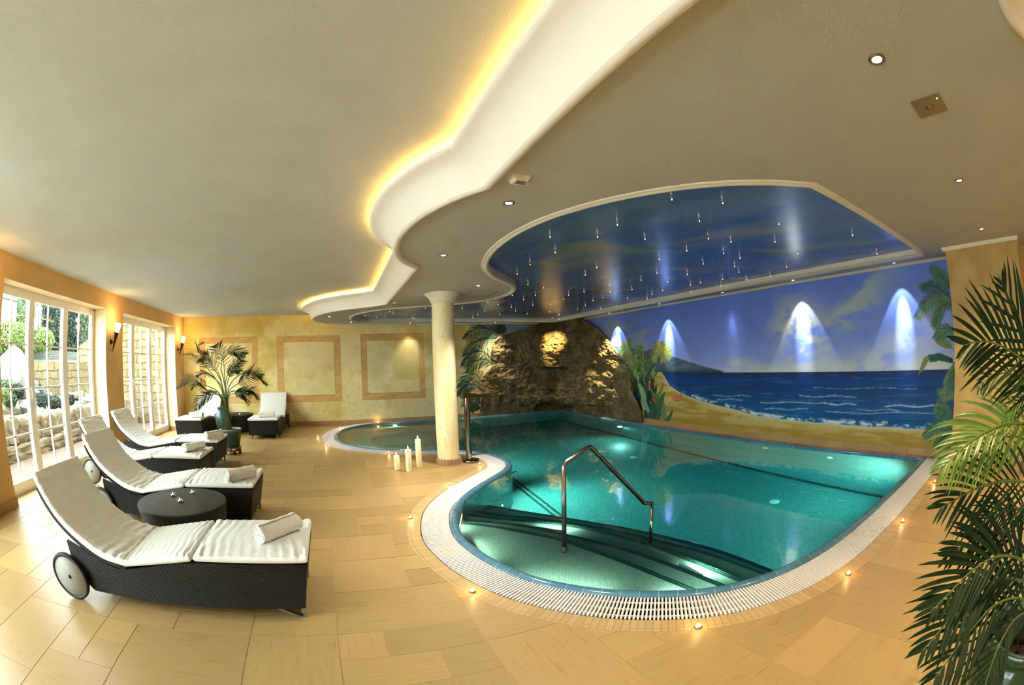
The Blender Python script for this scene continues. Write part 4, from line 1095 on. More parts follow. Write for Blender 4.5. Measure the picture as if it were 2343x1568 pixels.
for i, (p, _, lab) in enumerate(TW):
    o = tw if i == 0 else tw.copy()
    if i: COL.objects.link(o)
    o.location = (p[0], p[1], .516+.068); o.rotation_euler = ([.4, 1.7, 2.6, 0.9, 2.2, 3.3][i], 0, angs[i])
    o.rotation_mode = 'XYZ'; tag(o, lab, 'towel', 'rolled towels on the loungers')

# round wicker tables
def make_table():
    root = empty('wicker_table', (0, 0, 0))
    b = MB()
    prof = [(.50, .455), (.497, .43), (.475, .32), (.445, .18), (.415, .03), (.41, .0)]
    n = 72; vs = []; fs = []; uv = []
    for i in range(n):
        a0, a1 = 2*PI*i/n, 2*PI*(i+1)/n
        for k in range(len(prof)-1):
            (r0, z0), (r1, z1) = prof[k], prof[k+1]; q = len(vs)
            vs += [(r0*math.cos(a0), r0*math.sin(a0), z0), (r0*math.cos(a1), r0*math.sin(a1), z0), (r1*math.cos(a1), r1*math.sin(a1), z1), (r1*math.cos(a0), r1*math.sin(a0), z1)]
            fs.append((q+3, q+2, q+1, q)); u0, u1 = a0*.46, a1*.46; uv.append([(u0, z1), (u1, z1), (u1, z0), (u0, z0)])
    b.add(vs, fs, 0, uv=uv, smooth=True); b.build('drum', M_wickt, root, weld=False)
    b = MB(); b.lathe([(0, .47), (.485, .47), (.496, .467), (.502, .455), (.499, .445)], 72, cap=False); b.build('table_top', M_wickt, root)
    return root
tb = make_table(); tb.location = (-1.745, 4.20, 0); tag(tb, 'near round dark wicker table with three glowing tealights on top', 'table', 'round wicker tables')
t2 = copy_tree(tb); t2.location = (-2.98, 12.42, 0); tag(t2, 'far round dark wicker table between the two back wall loungers', 'table', 'round wicker tables')

# ------------------------------------------------------------------ candles
def make_tealight(glass=False):
    root = empty('tealight', (0, 0, 0))
    b = MB(); b.lathe([(0, 0), (.024, 0), (.025, .002), (.025, .017), (.0235, .017), (.0235, .010), (0, .010)], 24, cap=False); b.build('cup', M_alu, root)
    b = MB(); b.lathe([(0, .0105), (.0232, .0105), (.0232, .013), (0, .0135)], 24, cap=False); b.build('wax', M_wax, root)
    b = MB(); b.lathe([(0, .014), (.003, .017), (.0045, .022), (.0036, .029), (.0015, .036), (0, .041)], 12, cap=False); b.build('flame', M_flame, root)
    if glass:
        b = MB(); b.lathe([(.026, .0), (.034, .004), (.040, .02), (.038, .03), (.036, .03), (.0375, .02), (.032, .006), (.026, .003)], 24, cap=False); b.build('glass_holder', M_holder, root)
    return root
tl = make_tealight(); tlg = make_tealight(True)
TLP = [((1597, 1436), 'tealight at the front of the pool grate, nearest the camera'), ((1941, 1315), 'tealight on the right of the pool, in front of the palm fronds'), ((2065, 1195), 'tealight on the right pool side, second from the wall pier'),
       ((2138, 1105), 'tealight on the right pool side, nearest the wall pier'), ((1081, 1355), 'tealight on the border stones beside the nearest lounger foot'), ((939, 1187), 'tealight left of the narrowest part of the white grate'),
       ((1029, 1110), 'tealight between the column and the shallow pool bay'), ((1098, 1064), 'tealight just right of the chrome spout base'), ((890, 1038), 'tealight on the spa rim beside the pillar candles'),
       ((865, 969), 'tealight against the back wall behind the spa'), ((778, 981), 'tealight at the back left of the spa grate'), ((727, 1000), 'leftmost tealight beside the spa grate'), ((746, 1021), 'tealight at the front left of the spa grate')]
for i, (p, lab) in enumerate(TLP):
    o = tl if i == 0 else copy_tree(tl)
    q = onz(*p); o.location = (q[0], min(q[1], 13.24), .001); tag(o, lab, 'candle', 'tealights round the pool')
    light('tealight_glow', 'POINT', (q[0], min(q[1], 13.2), .075), .55, AMB, .02)
for i, (p, lab) in enumerate([((-1.90, 4.35), 'leftmost tealight on the near wicker table'), ((-1.745, 4.16), 'frontmost tealight in a glass dish on the near wicker table'), ((-1.70, 4.47), 'rear tealight in a glass dish on the near wicker table'), ((-2.84, 12.2), 'tealight in a glass dish on the far wicker table')]):
    o = tlg if i == 0 else copy_tree(tlg); o.location = (p[0], p[1], .4705); tag(o, lab, 'candle', 'tealights on the tables')
for i, (x, y, h_, lab) in enumerate(((.892, 7.29, .23, 'shortest of the three cream pillar candles'), (1.06, 7.08, .36, 'middle height cream pillar candle in front'), (1.275, 7.33, .475, 'tallest cream pillar candle, nearest the column'))):
    root = empty('pillar_candle', (x, y, 0), label=lab, cat='candle', group='pillar candles on the floor')
    b = MB(); b.lathe([(0, 0), (.046, 0), (.048, .004), (.048, h_-.006), (.045, h_), (.034, h_-.004), (.0, h_-.012)], 28, cap=False); b.build('wax_body', M_wax, root)
    b = MB(); b.tube([(0, 0, h_-.012), (0, 0, h_+.012)], .0016, 6); b.build('wick', M_black, root)
    b = MB(); b.lathe([(0, h_+.004), (.006, h_+.012), (.009, h_+.022), (.007, h_+.036), (.003, h_+.052), (0, h_+.064)], 12, cap=False); b.build('flame', M_flame, root)
    light('candle_glow', 'POINT', (x, y, h_+.09), 1.2, AMB, .02)

# ------------------------------------------------------------------ palms
def make_frond(P, ln, n=26, w=.014, droop=.5, nrm=(0, 0, 1), seed=0, r0=.008, start=.25, fwd=.8, curl=.35):
    rnd = random.Random(seed); mb = MB()
    pts = resample(catmull([tuple(p) for p in P], 6), .02); m = len(pts)
    rad = [r0*(1-.85*i/m)+.0008 for i in range(m)]
    mb.tube(pts[::2]+[pts[-1]], rad[::2]+[rad[-1]], 6, mat=1)
    nv = Vector(nrm)
    for k in range(n):
        t = start+(1-start)*k/(n-1); i = min(m-2, int(t*(m-1))); p = Vector(pts[i]); d = (Vector(pts[i+1])-Vector(pts[max(0, i-1)])).normalized()
        s = d.cross(nv)
        if s.length < .05: s = d.cross(Vector((.2, 1, .1)))
        s.normalize(); u = (k/(n-1)); L0 = ln*(.45+.75*math.sin(PI*min(1, u*.9+.12)))*(1-.35*u**3)
        for sg in (-1, 1):
            L = L0*rnd.uniform(.82, 1.1); v = (d*(fwd+.5*u)+s*sg*(1-.35*u)+nv*.15*rnd.uniform(-.6, 1)).normalized()
            a = p+d*rnd.uniform(-.006, .006); side0 = v.cross(nv)
            if side0.length < .05: side0 = v.cross(Vector((1, 0, .3)))
            side0.normalize(); ns = 6; rows = []; q = a; vv = v.copy()
            tw = rnd.uniform(-.35, .35); side = (side0*math.cos(tw)+nv*math.sin(tw)).normalized()
            for j in range(ns+1):
                f = j/ns; ww = w*(math.sin(PI*min(1, .12+f*.88))**.7)*(1 if f < 1 else .02)+.0006
                nn = side.cross(vv).normalized()
                rows.append((q-side*ww+nn*ww*.3, q.copy(), q+side*ww+nn*ww*.3))
                vv = (vv+Vector((0, 0, -1))*droop*(.12+.5*f)*rnd.uniform(.7, 1.1)*.45).normalized()
                side = (side-vv*side.dot(vv)).normalized(); q = q+vv*(L/ns)
            vs = [x for r in rows for x in r]; fs = []
            for j in range(ns):
                o = j*3; fs += [(o, o+1, o+4, o+3), (o+1, o+2, o+5, o+4)]
            mb.add(vs, fs, 0, smooth=True)
    return mb
# potted palm by the loungers
px_, py_ = -2.36, 9.13
pp = empty('potted_palm', (px_, py_, .15), label='feathery green palm in a teal glazed pot on a wheeled wooden stand', cat='plant')
b = MB(); b.lathe([(0, 0), (.165, 0), (.175, .01), (.20, .12), (.222, .26), (.225, .32), (.222, .33)], 40, cap=False); b.build('pot', M_tealpot, pp)
b = MB(); b.lathe([(.215, .325), (.24, .33), (.252, .345), (.25, .36), (.235, .368), (.215, .36), (.212, .33)], 40, cap=False); b.build('pot_rim', M_rim, pp)
b = MB(); b.lathe([(0, .335), (.216, .33)], 30, cap=False); b.build('soil', M_soil, pp)
def L3(x, y, dy=0.): p = ony(x, y, py_+dy); return (p[0]-px_, p[1]-py_, p[2]-.15)
fr = [([(508, 880), (478, 830), (450, 800), (462, 786)], .1, .40), ([(515, 885), (505, 835), (525, 805), (560, 812)], -.1, .34), ([(510, 890), (498, 850), (472, 820), (455, 825)], .3, .33), ([(520, 900), (545, 860), (580, 855), (612, 880)], .15, .36),
      ([(520, 905), (550, 875), (575, 858), (600, 860)], -.3, .34), ([(505, 905), (465, 880), (430, 870), (404, 888)], .1, .30), ([(505, 905), (475, 895), (452, 880), (438, 890)], -.25, .30), ([(505, 910), (480, 905), (462, 915), (448, 940)], -.4, .30),
      ([(522, 905), (550, 895), (578, 895), (592, 915)], .35, .30), ([(510, 900), (480, 850), (440, 815), (418, 810)], .25, .30), ([(515, 890), (512, 830), (500, 800), (492, 790)], .4, .34), ([(518, 895), (530, 850), (545, 830), (556, 825)], .4, .30),
      ([(510, 915), (490, 900), (475, 900), (468, 925)], .2, .28), ([(520, 915), (540, 900), (560, 905), (570, 930)], -.2, .28), ([(516, 895), (520, 860), (535, 845), (550, 850)], -.45, .28), ([(510, 895), (495, 870), (470, 855), (450, 860)], -.5, .3)]
for i, (q, dy, ln) in enumerate(fr):
    base = (random.uniform(-.05, .05), random.uniform(-.05, .05), .33)
    P = [base]+[L3(x, y, dy*(k+1)/4) for k, (x, y) in enumerate(q)]
    nr = Vector((.15*math.sin(i*2.1), -.75, .65)).normalized() if i % 3 else Vector((0, -.3, 1)).normalized()
    make_frond(P, ln*.8, 26, .0062, .5, nr, 100+i, .011, .42, .8).build('frond', [M_frondl if i in (9, 12) else M_fronds, M_stem], pp)
# wheeled stand
st = empty('plant_stand', (px_, py_, 0), label='round brown wheeled plant stand under the teal palm pot', cat='plant stand')
b = MB(); b.lathe([(0, .125), (.20, .125), (.205, .13), (.205, .145), (.2, .15), (0, .15)], 36, cap=False); b.lathe([(.12, .075), (.205, .075), (.205, .09), (.12, .09), (.12, .075)], 36, cap=False)
for k in range(8): a = k*PI/4; b.box((-.012, -.012, .09), (.012, .012, .125), T=Matrix.Translation((.18*math.cos(a), .18*math.sin(a), 0)))
b.build('platform', M_terra, st)
for k in range(4):
    a = PI/4+k*PI/2-.3; T = Matrix.Translation((.165*math.cos(a), .165*math.sin(a), .031)) @ Matrix.Rotation(a, 4, 'Z') @ Matrix.Rotation(PI/2, 4, 'X')
    b = MB(); b.lathe([(0, -.014), (.027, -.014), (.031, -.008), (.031, .008), (.027, .014), (0, .014)], 20, T=T, cap=False); b.box((-.008, .0, -.02), (.008, .045, .02), T=T); b.build('castor', M_black, st)
# teal jar behind it
tj = empty('ceramic_jar', (-3.22, 11.7, 0), label='tall turquoise glazed jar on the floor behind the potted palm', cat='jar')
b = MB(); b.lathe([(0, 0), (.14, 0), (.15, .02), (.205, .22), (.22, .40), (.195, .54), (.13, .63), (.12, .66), (.15, .70), (.155, .72), (.13, .72), (.105, .66), (.15, .55)], 36, cap=False); b.build('body', simple('turquoise_glaze', rgb(58, 92, 80), .25, noise=.3, nscale=9), tj)
for s in (0, PI):
    b = MB(); b.tube([(.19*math.cos(s), .19*math.sin(s), .54), (.24*math.cos(s), .24*math.sin(s), .52), (.25*math.cos(s), .25*math.sin(s), .44), (.215*math.cos(s), .215*math.sin(s), .40)], .015, 8); b.build('handle', M_tealpot, tj)

# big palm in the right foreground
bx, by = 2.20, -.44
bp = empty('potted_palm', (bx, by, 0), label='large dark green palm in a glossy green ceramic pot, right foreground', cat='plant')
b = MB(); b.lathe([(0, 0), (.19, 0), (.20, .02), (.235, .10), (.262, .22), (.258, .30), (.235, .345), (.232, .36), (.255, .375), (.262, .40), (.28, .425), (.285, .445), (.275, .458)], 56, cap=False)
for k in range(22):   # raised scroll ornament under the rim
    a = k*2*PI/22
    b.tube([((.262+.002)*math.cos(a+t*.11), (.262+.002)*math.sin(a+t*.11), .26+.018*math.sin(t*2)) for t in (0, .5, 1, 1.5, 2)], .006, 6)
b.build('pot', M_greenpot, bp)
b = MB(); b.lathe([(.275, .458), (.262, .462), (.252, .452), (.246, .40)], 56, cap=False); b.build('pot_rim', M_rim, bp)
b = MB(); b.lathe([(0, .405), (.247, .40)], 30, cap=False); b.build('soil', M_soil, bp)
def R3(x, y, d): p = at(x, y, d); return (p[0]-bx, p[1]-by, p[2])
BF = [  # rachis through (px, py, distance), leaflet length, droop, count, bright
 ([(2440,1000,2.35),(2400,880,2.15),(2330,815,1.95),(2262,782,1.8),(2205,790,1.72)], .30, .22, 17, 0, .0080),
 ([(2430,980,2.4),(2390,840,2.3),(2343,760,2.2),(2310,690,2.15),(2290,640,2.1)], .30, .10, 12, 0, .0075),
 ([(2430,1050,2.3),(2380,930,2.1),(2320,860,2.0),(2270,860,1.95),(2235,890,1.9)], .17, .7, 16, 0, .0045),
 ([(2430,1100,2.3),(2380,990,2.1),(2310,970,1.95),(2230,1005,1.8),(2150,1075,1.7)], .26, .75, 21, 1, .006),
 ([(2430,1120,2.4),(2390,1040,2.3),(2330,1000,2.2),(2270,1010,2.1),(2200,1050,2.0)], .22, .8, 18, 1, .0045),
 ([(2430,1200,2.2),(2380,1120,2.0),(2310,1100,1.9),(2230,1120,1.8),(2150,1165,1.7)], .25, .5, 19, 0, .006),
 ([(2420,1260,2.3),(2370,1180,2.2),(2320,1165,2.1),(2270,1185,2.0),(2225,1220,1.95)], .18, .6, 16, 0, .0042),
 ([(2400,1350,2.3),(2350,1290,2.1),(2290,1272,1.9),(2220,1310,1.75),(2130,1400,1.62)], .28, .45, 17, 0, .0085),
 ([(2400,1380,2.3),(2340,1330,2.1),(2270,1330,1.9),(2190,1400,1.7),(2110,1490,1.55)], .28, .55, 17, 0, .0085),
 ([(2390,1400,2.3),(2330,1370,2.1),(2270,1390,1.9),(2200,1470,1.7),(2140,1550,1.55)], .28, .6, 16, 0, .0078),
 ([(2380,1330,2.3),(2330,1240,2.1),(2280,1220,2.0),(2220,1240,1.9),(2160,1275,1.85)], .2, .2, 11, 0, .009),
 ([(2400,1420,2.3),(2360,1400,2.2),(2320,1420,2.05),(2280,1490,1.9),(2250,1580,1.75)], .25, .6, 15, 0, .0065),
 ([(2430,1000,2.5),(2400,920,2.5),(2370,900,2.5),(2330,920,2.45),(2290,980,2.4)], .19, .8, 16, 0, .0045)]
for i, (q, ln, dr, n, br, w_) in enumerate(BF):
    P = [(random.uniform(-.08, .08), random.uniform(-.08, .08), .41)]+[R3(*k) for k in q]
    nr = Vector((-.8, -.05, .55)).normalized() if i not in (0, 1) else Vector((-.95, -.1, .25)).normalized()
    make_frond(P, ln, n, w_, dr, nr, 300+i, .010, .38, .85).build('frond', [M_frondl if br else M_fronds, M_stem], bp)

# ------------------------------------------------------------------ wall sconces
for i, (y, lab) in enumerate(((8.36, 'lit torch shaped wall sconce between the two windows'), (12.74, 'lit torch shaped wall sconce in the far window corner'), (4.05, 'lit torch shaped wall sconce on the pier left of the first window'))):
    root = empty('wall_sconce', (XL, y, 2.25), label=lab, cat='wall lamp', group='torch wall sconces')
    b = MB(); b.lathe([(0, 0), (.045, 0), (.05, .01), (.045, .025), (0, .03)], 20, T=Matrix.Rotation(PI/2, 4, 'Y'), cap=False); b.tube([(0, 0, 0), (.10, 0, 0)], .011, 8); b.build('bracket', M_iron, root)
    ax = Vector((.17, 0, .60)).normalized(); T = Matrix.Translation((.05, 0, -.20)) @ ax.to_track_quat('Z', 'Y').to_matrix().to_4x4()
    b = MB(); b.lathe([(.001, 0), (.016, .10), (.034, .25), (.052, .40), (.050, .40), (.03, .25), (.001, .05)], 20, T=T, cap=False); b.build('torch_cone', M_iron, root)
    b = MB(); b.lathe([(.0, .38), (.046, .38), (.058, .46), (.066, .58), (.060, .58), (.0, .56)], 20, T=T, cap=False); b.build('lamp_shade', M_sconce, root)
    c = T @ Vector((0, 0, .68)); light('sconce_light', 'POINT', (XL+c.x, y, 2.25+c.z), 9, (1, .62, .28), .05)

# ------------------------------------------------------------------ ceiling fixtures
def make_spot(m=M_lamp):
    root = empty('downlight', (0, 0, ZS))
    b = MB(); b.lathe([(.028, -.004), (.034, -.007), (.044, -.006), (.046, -.0), (.026, 0)], 28, cap=False); b.build('ring', M_chrome, root)
    b = MB(); b.lathe([(0, -.0035), (.027, -.0035), (.027, .0)], 24, cap=False); b.build('bulb', m, root); return root
sp_a = make_spot(); sp_b = make_spot(M_lampw)
SP = [(1.8,.33,'large bright downlight in the right ceiling, nearest the camera'),(3.75,.31,'second downlight of the right ceiling row'),(5.69,.31,'downlight just before the right wall pier'),(1.22,2.93,'downlight beside the motion sensor'),(1.15,4.65,'downlight in the bulge of the lowered ceiling'),(2.16,6.52,'downlight between the column and the painted sky'),
      (.46,9.38,'downlight near the little round ceiling sensor'),(-.17,10.95,'downlight at the rounded far left of the lowered ceiling'),(.41,12.51,'downlight close to the back left end of the lowered ceiling'),(2.17,13.03,'downlight over the painted frame left of the column'),(4.84,13.03,'downlight over the painted palms left of the rock')]
SR = [(7.0,2.09,'downlight in the strip over the mural, nearest the pier'),(7.0,4.17,'downlight in the strip over the mural, above the tall cloud'),(7.0,5.93,'dim downlight in the strip, middle of the mural'),(7.0,7.93,'downlight in the strip above the mural palm tree'),(7.0,10.02,'downlight in the strip above the right edge of the rock'),(6.45,11.9,'downlight at the back corner above the rock')]
for i, (x, y, lab) in enumerate(SP):
    o = sp_a if i == 0 else copy_tree(sp_a); o.location = (x, y, ZS-.002); tag(o, lab, 'downlight', 'downlights in the lowered ceiling')
    pw = [170, 150, 150, 150, 230, 300, 80, 80, 40, 50, 70][i]
    light('downlight_beam', 'SPOT', (x, y, ZS-.02), pw, (1., .80, .46) if i < 3 else WARM, .03, (x, y, 0), 95 if i < 6 else 80, .9)
for i, (x, y, lab) in enumerate(SR):
    o = sp_b if i == 0 else copy_tree(sp_b); o.location = (x, y, ZS-.002); tag(o, lab, 'downlight', 'downlights over the mural')
    pw = [300, 300, 26, 300, 330, 300][i]
    if i < 5:
        light('mural_beam', 'SPOT', (x, y, ZS-.02), pw, COOL, .012, (7.25, y, 2.05), 25, 1.)
        light('mural_beam', 'SPOT', (x, y, ZS-.02), pw*.16, COOL, .012, (7.12, y, 1.8), 60, .25)
    else: light('mural_beam', 'SPOT', (x-.5, y-.35, ZS-.02), 90, (1, .78, .45), .012, (x-.6, y-.4, 0), 60, .8)
light('mural_beam', 'SPOT', (6.15, 11.85, ZS-.02), 560, (1, .72, .32), .03, (6.76, 12.76, 1.95), 50, 1.)
light('mural_beam', 'SPOT', (4.84, 12.9, ZS-.02), 150, (1, .78, .42), .012, (4.65, 13.15, .9), 60, .8)
light('mural_beam', 'SPOT', (6.95, 9.9, ZS-.02), 620, (1, .78, .42), .012, (7.05, 10.3, 1.7), 44, .8)
# downlights of the room behind the camera
for (x, y) in ((1.8, -1.7), (3.75, -1.7), (5.69, -1.7)):
    o = copy_tree(sp_a); o.location = (x, y, ZS-.002); tag(o, 'downlight in the lowered ceiling behind the camera', 'downlight', 'downlights behind the camera')
    light('downlight_beam', 'SPOT', (x, y, ZS-.02), 120, WARM, .03, (x, y, 0), 95, .9)

# star lights hanging from the painted sky
b = MB(); b.lathe([(.0015, .0), (.0015, -.018)], 6, mat=0, cap=False); b.lathe([(0, -.018), (.0035, -.020), (.005, -.026), (.004, -.032), (0, -.036)], 10, mat=1, cap=False)
b.lathe([(.009, .0), (.009, -.004), (0, -.004)], 10, mat=0, cap=False)
star = b.build('star_light', [M_glassrod, M_star])
C3 = lambda L: [(1080+x/2.929, 380+y/2.929) for x, y in L]
C4 = lambda L: [(680+x/3.905, 480+y/3.905) for x, y in L]
stars = C3([(1340,230),(1525,375),(1681,255),(975,400),(842,480),(1160,495),(523,480),(1585,492),(1737,512),(2057,395),(1440,572),(1687,590),(2031,512),(558,585),(390,665),(1550,660),(1797,622),(2185,590),(303,728),(1256,630),(760,735),(836,684),(1240,722),(1443,730),(1788,715),(1760,676),(2110,680),(2000,742),(1681,763),(1842,765),(375,798),(480,820),(923,800),(1133,768),(1313,780),(1532,785),(1464,800),(1670,805),(270,870),(346,898),(424,870),(647,868),(751,845),(926,848),(1072,832),(1206,862),(1278,836),(1468,845),(1384,867),(177,888),(175,933),(106,915),(264,950),(292,975),(370,993),(408,935),(186,995),(38,1000),(6,1018),(226,1030),(528,930),(520,980),(587,1000),(543,1020),(615,895),(708,962),(760,938),(812,905),(878,886),(864,957),(1042,890),(1058,926),(1175,890),(1283,893),(970,942),(85,978)])
stars += [(1951, 540), (2007, 582), (1783, 514)][:2]+C4([(606,950),(652,990),(707,962),(787,962),(828,915),(857,927),(1147,885),(1028,970),(1047,977),(932,1000),(1475,885)])
for i, (x, y) in enumerate(stars):
    p = onz(x, y, 2.965)
    if p[0] > 6.7 or p[1] > 12.74: continue
    o = star if i == 0 else star.copy()
    if i: COL.objects.link(o)
    o.location = (p[0], p[1], 2.9995); tag(o, 'tiny star light hanging from the painted blue ceiling', 'star light', 'star lights in the painted sky')

# motion sensor, loudspeaker plate, small sensor, hatch
p = onz(1188, 407, ZS)
ms = empty('motion_sensor', (p[0], p[1], ZS), rz=.0, label='white square motion sensor with a grey lens under the ceiling', cat='sensor')
b = MB(); b.add([(-.06,-.06,0),(.06,-.06,0),(.06,.06,0),(-.06,.06,0),(-.04,-.04,-.035),(.04,-.04,-.035),(.04,.04,-.035),(-.04,.04,-.035)], [(0,1,2,3),(4,7,6,5),(0,4,5,1),(1,5,6,2),(2,6,7,3),(3,7,4,0)]); b.build('housing', M_trim, ms)
b = MB(); b.add([(-.03,-.045,-.028),(.03,-.045,-.028),(.03,-.01,-.052),(-.03,-.01,-.052),(-.03,.02,-.036),(.03,.02,-.036)], [(0,1,2,3),(3,2,5,4),(0,3,4),(1,5,2),(0,4,5,1)]); b.build('lens', simple('grey_lens', rgb(110, 108, 100), .3), ms)
p = (2.39, .225)
pl = empty('speaker_plate', (p[0], p[1], ZS), label='square brushed metal ceiling plate with a round lens, right ceiling', cat='ceiling fitting')
b = MB(); b.box((-.105, -.10, -.008), (.105, .10, -.0005)); b.build('plate', simple('brown_metal_plate', rgb(140, 132, 112), .3, .7), pl)
b = MB(); b.lathe([(0, -.016), (.016, -.018), (.03, -.011), (.032, -.008), (.0, -.0085)], 24, cap=False); b.build('lens', M_chrome, pl)
b = MB(); b.lathe([(0, -.010), (.004, -.010), (.004, -.008)], 10, cap=False, T=Matrix.Translation((-.07, -.07, 0))); b.build('indicator', M_lampw, pl)
p = onz(904, 692, ZS); b = MB(); b.lathe([(0, -.03), (.03, -.028), (.05, -.018), (.055, 0)], 24, cap=False); o = b.build('smoke_detector', M_trim, loc=(p[0], p[1], ZS)); tag(o, 'small round white smoke detector on the lowered ceiling edge', 'detector')
b = MB(); x0, x1, y0, y1 = 2.22, 2.70, 7.05, 7.62
for (a_, c_) in (((x0, y0), (x1, y0+.008)), ((x0, y1-.008), (x1, y1)), ((x0, y0), (x0+.008, y1)), ((x1-.008, y0), (x1, y1))): b.box((a_[0], a_[1], ZS-.0035), (c_[0], c_[1], ZS-.0005))
b.box((x0+.01, y0+.01, ZS-.0025), (x1-.01, y1-.01, ZS-.0008), 1)
o = b.build('ceiling_hatch', [simple('hatch_joint', rgb(120, 116, 100), .8), M_ceil]); tag(o, 'flush rectangular access hatch in the lowered ceiling by the column', 'hatch')

# underwater lamps
def pool_lamp(loc, tgt, power, lab, r=.09, spot=120, col=(.78, 1., .86)):
    l = Vector(loc); n = (Vector(tgt)-l).normalized(); root = empty('underwater_lamp', loc, label=lab, cat='pool lamp', group='underwater pool lamps')
    T = n.to_track_quat('Z', 'Y').to_matrix().to_4x4()
    b = MB(); b.lathe([(r, -.02), (r+.02, -.02), (r+.02, .006), (r, .012)], 28, T=T, cap=False); b.build('ring', M_chrome, root)
    b = MB(); b.lathe([(0, .004), (r, .004)], 28, T=T, cap=False); b.build('lens', M_pool, root)
    light('underwater_beam', 'SPOT', tuple(l+n*.03), power, col, .05, tgt, spot, 1.)
pool_lamp((2.83, 7.05, -.75), (3.9, 5.4, -1.85), 416, 'underwater lamp below the rim beside the column', spot=140)
pool_lamp((2.62, 8.2, -.75), (5.2, 9.5, -1.5), 208, 'underwater lamp below the rim behind the spout', spot=150)
pool_lamp((6.2, 1.70, -.55), (6.7, 4.2, -.7), 336, 'underwater lamp in the near right pool wall', spot=150)
pool_lamp((4.6, 1.70, -.75), (5.0, 6.0, -1.6), 128, 'underwater lamp in the front pool wall', spot=150)
pool_lamp((6.94, 9.6, -.7), (5.0, 8.0, -1.6), 128, 'underwater lamp in the mural side wall near the rock', spot=160)
pool_lamp((1.6, 12.95, -.22), (1.5, 10.5, -.6), 60, 'added underwater lamp brightening the spa from its back wall', r=.06, spot=150)  # lamp added only to lift the dark spa water
light('underwater_beam', 'AREA', (.82, 9.42, -.12), 12, (.85, 1, .88), 1.2, (1.4, 10.5, -.3), size_y=.05)  # extra light without a fitting, added to brighten the spa
# added area lights without fittings under the near rim, brightening the shallow platform
for (x, y, a) in ((1.16, 3.75, -5), (1.50, 2.87, 38), (2.40, 2.06, 66), (1.17, 4.5, -20)):
    t = Vector((math.cos(math.radians(a)), math.sin(math.radians(a)), 0))
    light('underwater_beam', 'AREA', (x, y, -.085), 8, (.85, 1, .9), .75, tuple(Vector((x, y, -.085))+t), parent=None, size_y=.05)
# lit step lamps
for (x, y, nx_, ny_, lab) in ((2.13, 4.28, .80, .60, 'glowing underwater lamp in the second pool step, left'), (2.72, 2.62, .99, -.05, 'glowing underwater lamp in the third pool step, right')):
    l = Vector((x, y, -.46)); n = Vector((nx_, ny_, -.05)).normalized()
    root = empty('step_lamp', l, label=lab, cat='pool lamp', group='step lamps'); T = n.to_track_quat('Z', 'Y').to_matrix().to_4x4()
    b = MB(); b.box((-.16, -.045, -.01), (.16, .045, .02), T=T); b.build('housing', M_fit, root)
    b = MB(); b.box((-.15, -.036, .02), (.15, .036, .024), T=T); b.build('lens', emis('step_lamp_lens', (.9, 1., .92, 1), 60), root)
    light('step_beam', 'SPOT', tuple(l+n*.04), 90, (.9, 1, .92), .04, tuple(l+n+Vector((0, 0, -.45))), 130, .9)

# ------------------------------------------------------------------ garden outside the windows
M_paver = m_brick('brick_paving', rgb(92, 67, 56), rgb(101, 78, 65), rgb(88, 78, 67), .2, .1, .006, .9, noise=.01)
M_ashlar = m_brick('ashlar_wall', rgb(107, 96, 67), rgb(98, 82, 50), rgb(60, 50, 34), .46, .24, .018, .9, noise=.09, bs=.8, bd=.03)
M_dry = m_brick('dry_stone_wall', rgb(79, 78, 68), rgb(60, 60, 53), rgb(33, 33, 28), .3, .09, .01, .95, noise=.05, bs=.8, bd=.03)
M_bould = m_rock('pale_boulder', ((80, 67, 44), (109, 97, 73), (123, 117, 101)), 1.8, .6, .04)
M_white_r = m_rock('white_boulder', ((98, 95, 89), (118, 116, 111), (129, 127, 124)), 1.8, .4, .03)
M_lawn = simple('lawn_grass', rgb(72, 86, 44), .95, noise=.25, nscale=30)
M_gravel = simple('white_gravel', rgb(123, 121, 115), .95, noise=.12, nscale=20, bmp=.8, bscale=25, bdist=.03)
M_leafd = simple('dark_conifer', rgb(35, 51, 37), .8, noise=.4, nscale=6)
M_leafm = simple('mid_leaf', rgb(57, 73, 43), .8, noise=.35, nscale=8)
M_leafl = simple('light_leaf', rgb(96, 112, 55), .8, noise=.3, nscale=8)
M_bark = simple('grey_bark', rgb(62, 54, 46), .9, noise=.2, nscale=10)
def P3(x, y, X): p = onx(x, y, X); return Vector((p[0], p[1], p[2]))
b = MB(); b.box((-7.6, 3.0, -.10), (XL-WT+.0, 14.4, -.03)); b.box((-7.6, -4, -.10), (XL-WT, 3.0, -.03)); o = b.build('garden_path', M_paver); struct(o)
b = MB(); b.add([(-7.35, -4, .62), (-7.35, 14, .62), (-9.7, 14, .95), (-9.7, -4, .95)], [(0, 1, 2, 3)]); o = b.build('garden_terrace', M_gravel); struct(o)
b = MB(); b.add([(-9.7, -6, 1.6), (-9.7, 30, 1.75), (-14, 40, 2.15), (-14, -6, 2.05), (-60, 90, 3.4), (-60, -6, 3.4)], [(0, 1, 2, 3), (3, 2, 4, 5)]); o = b.build('lawn', M_lawn); struct(o)
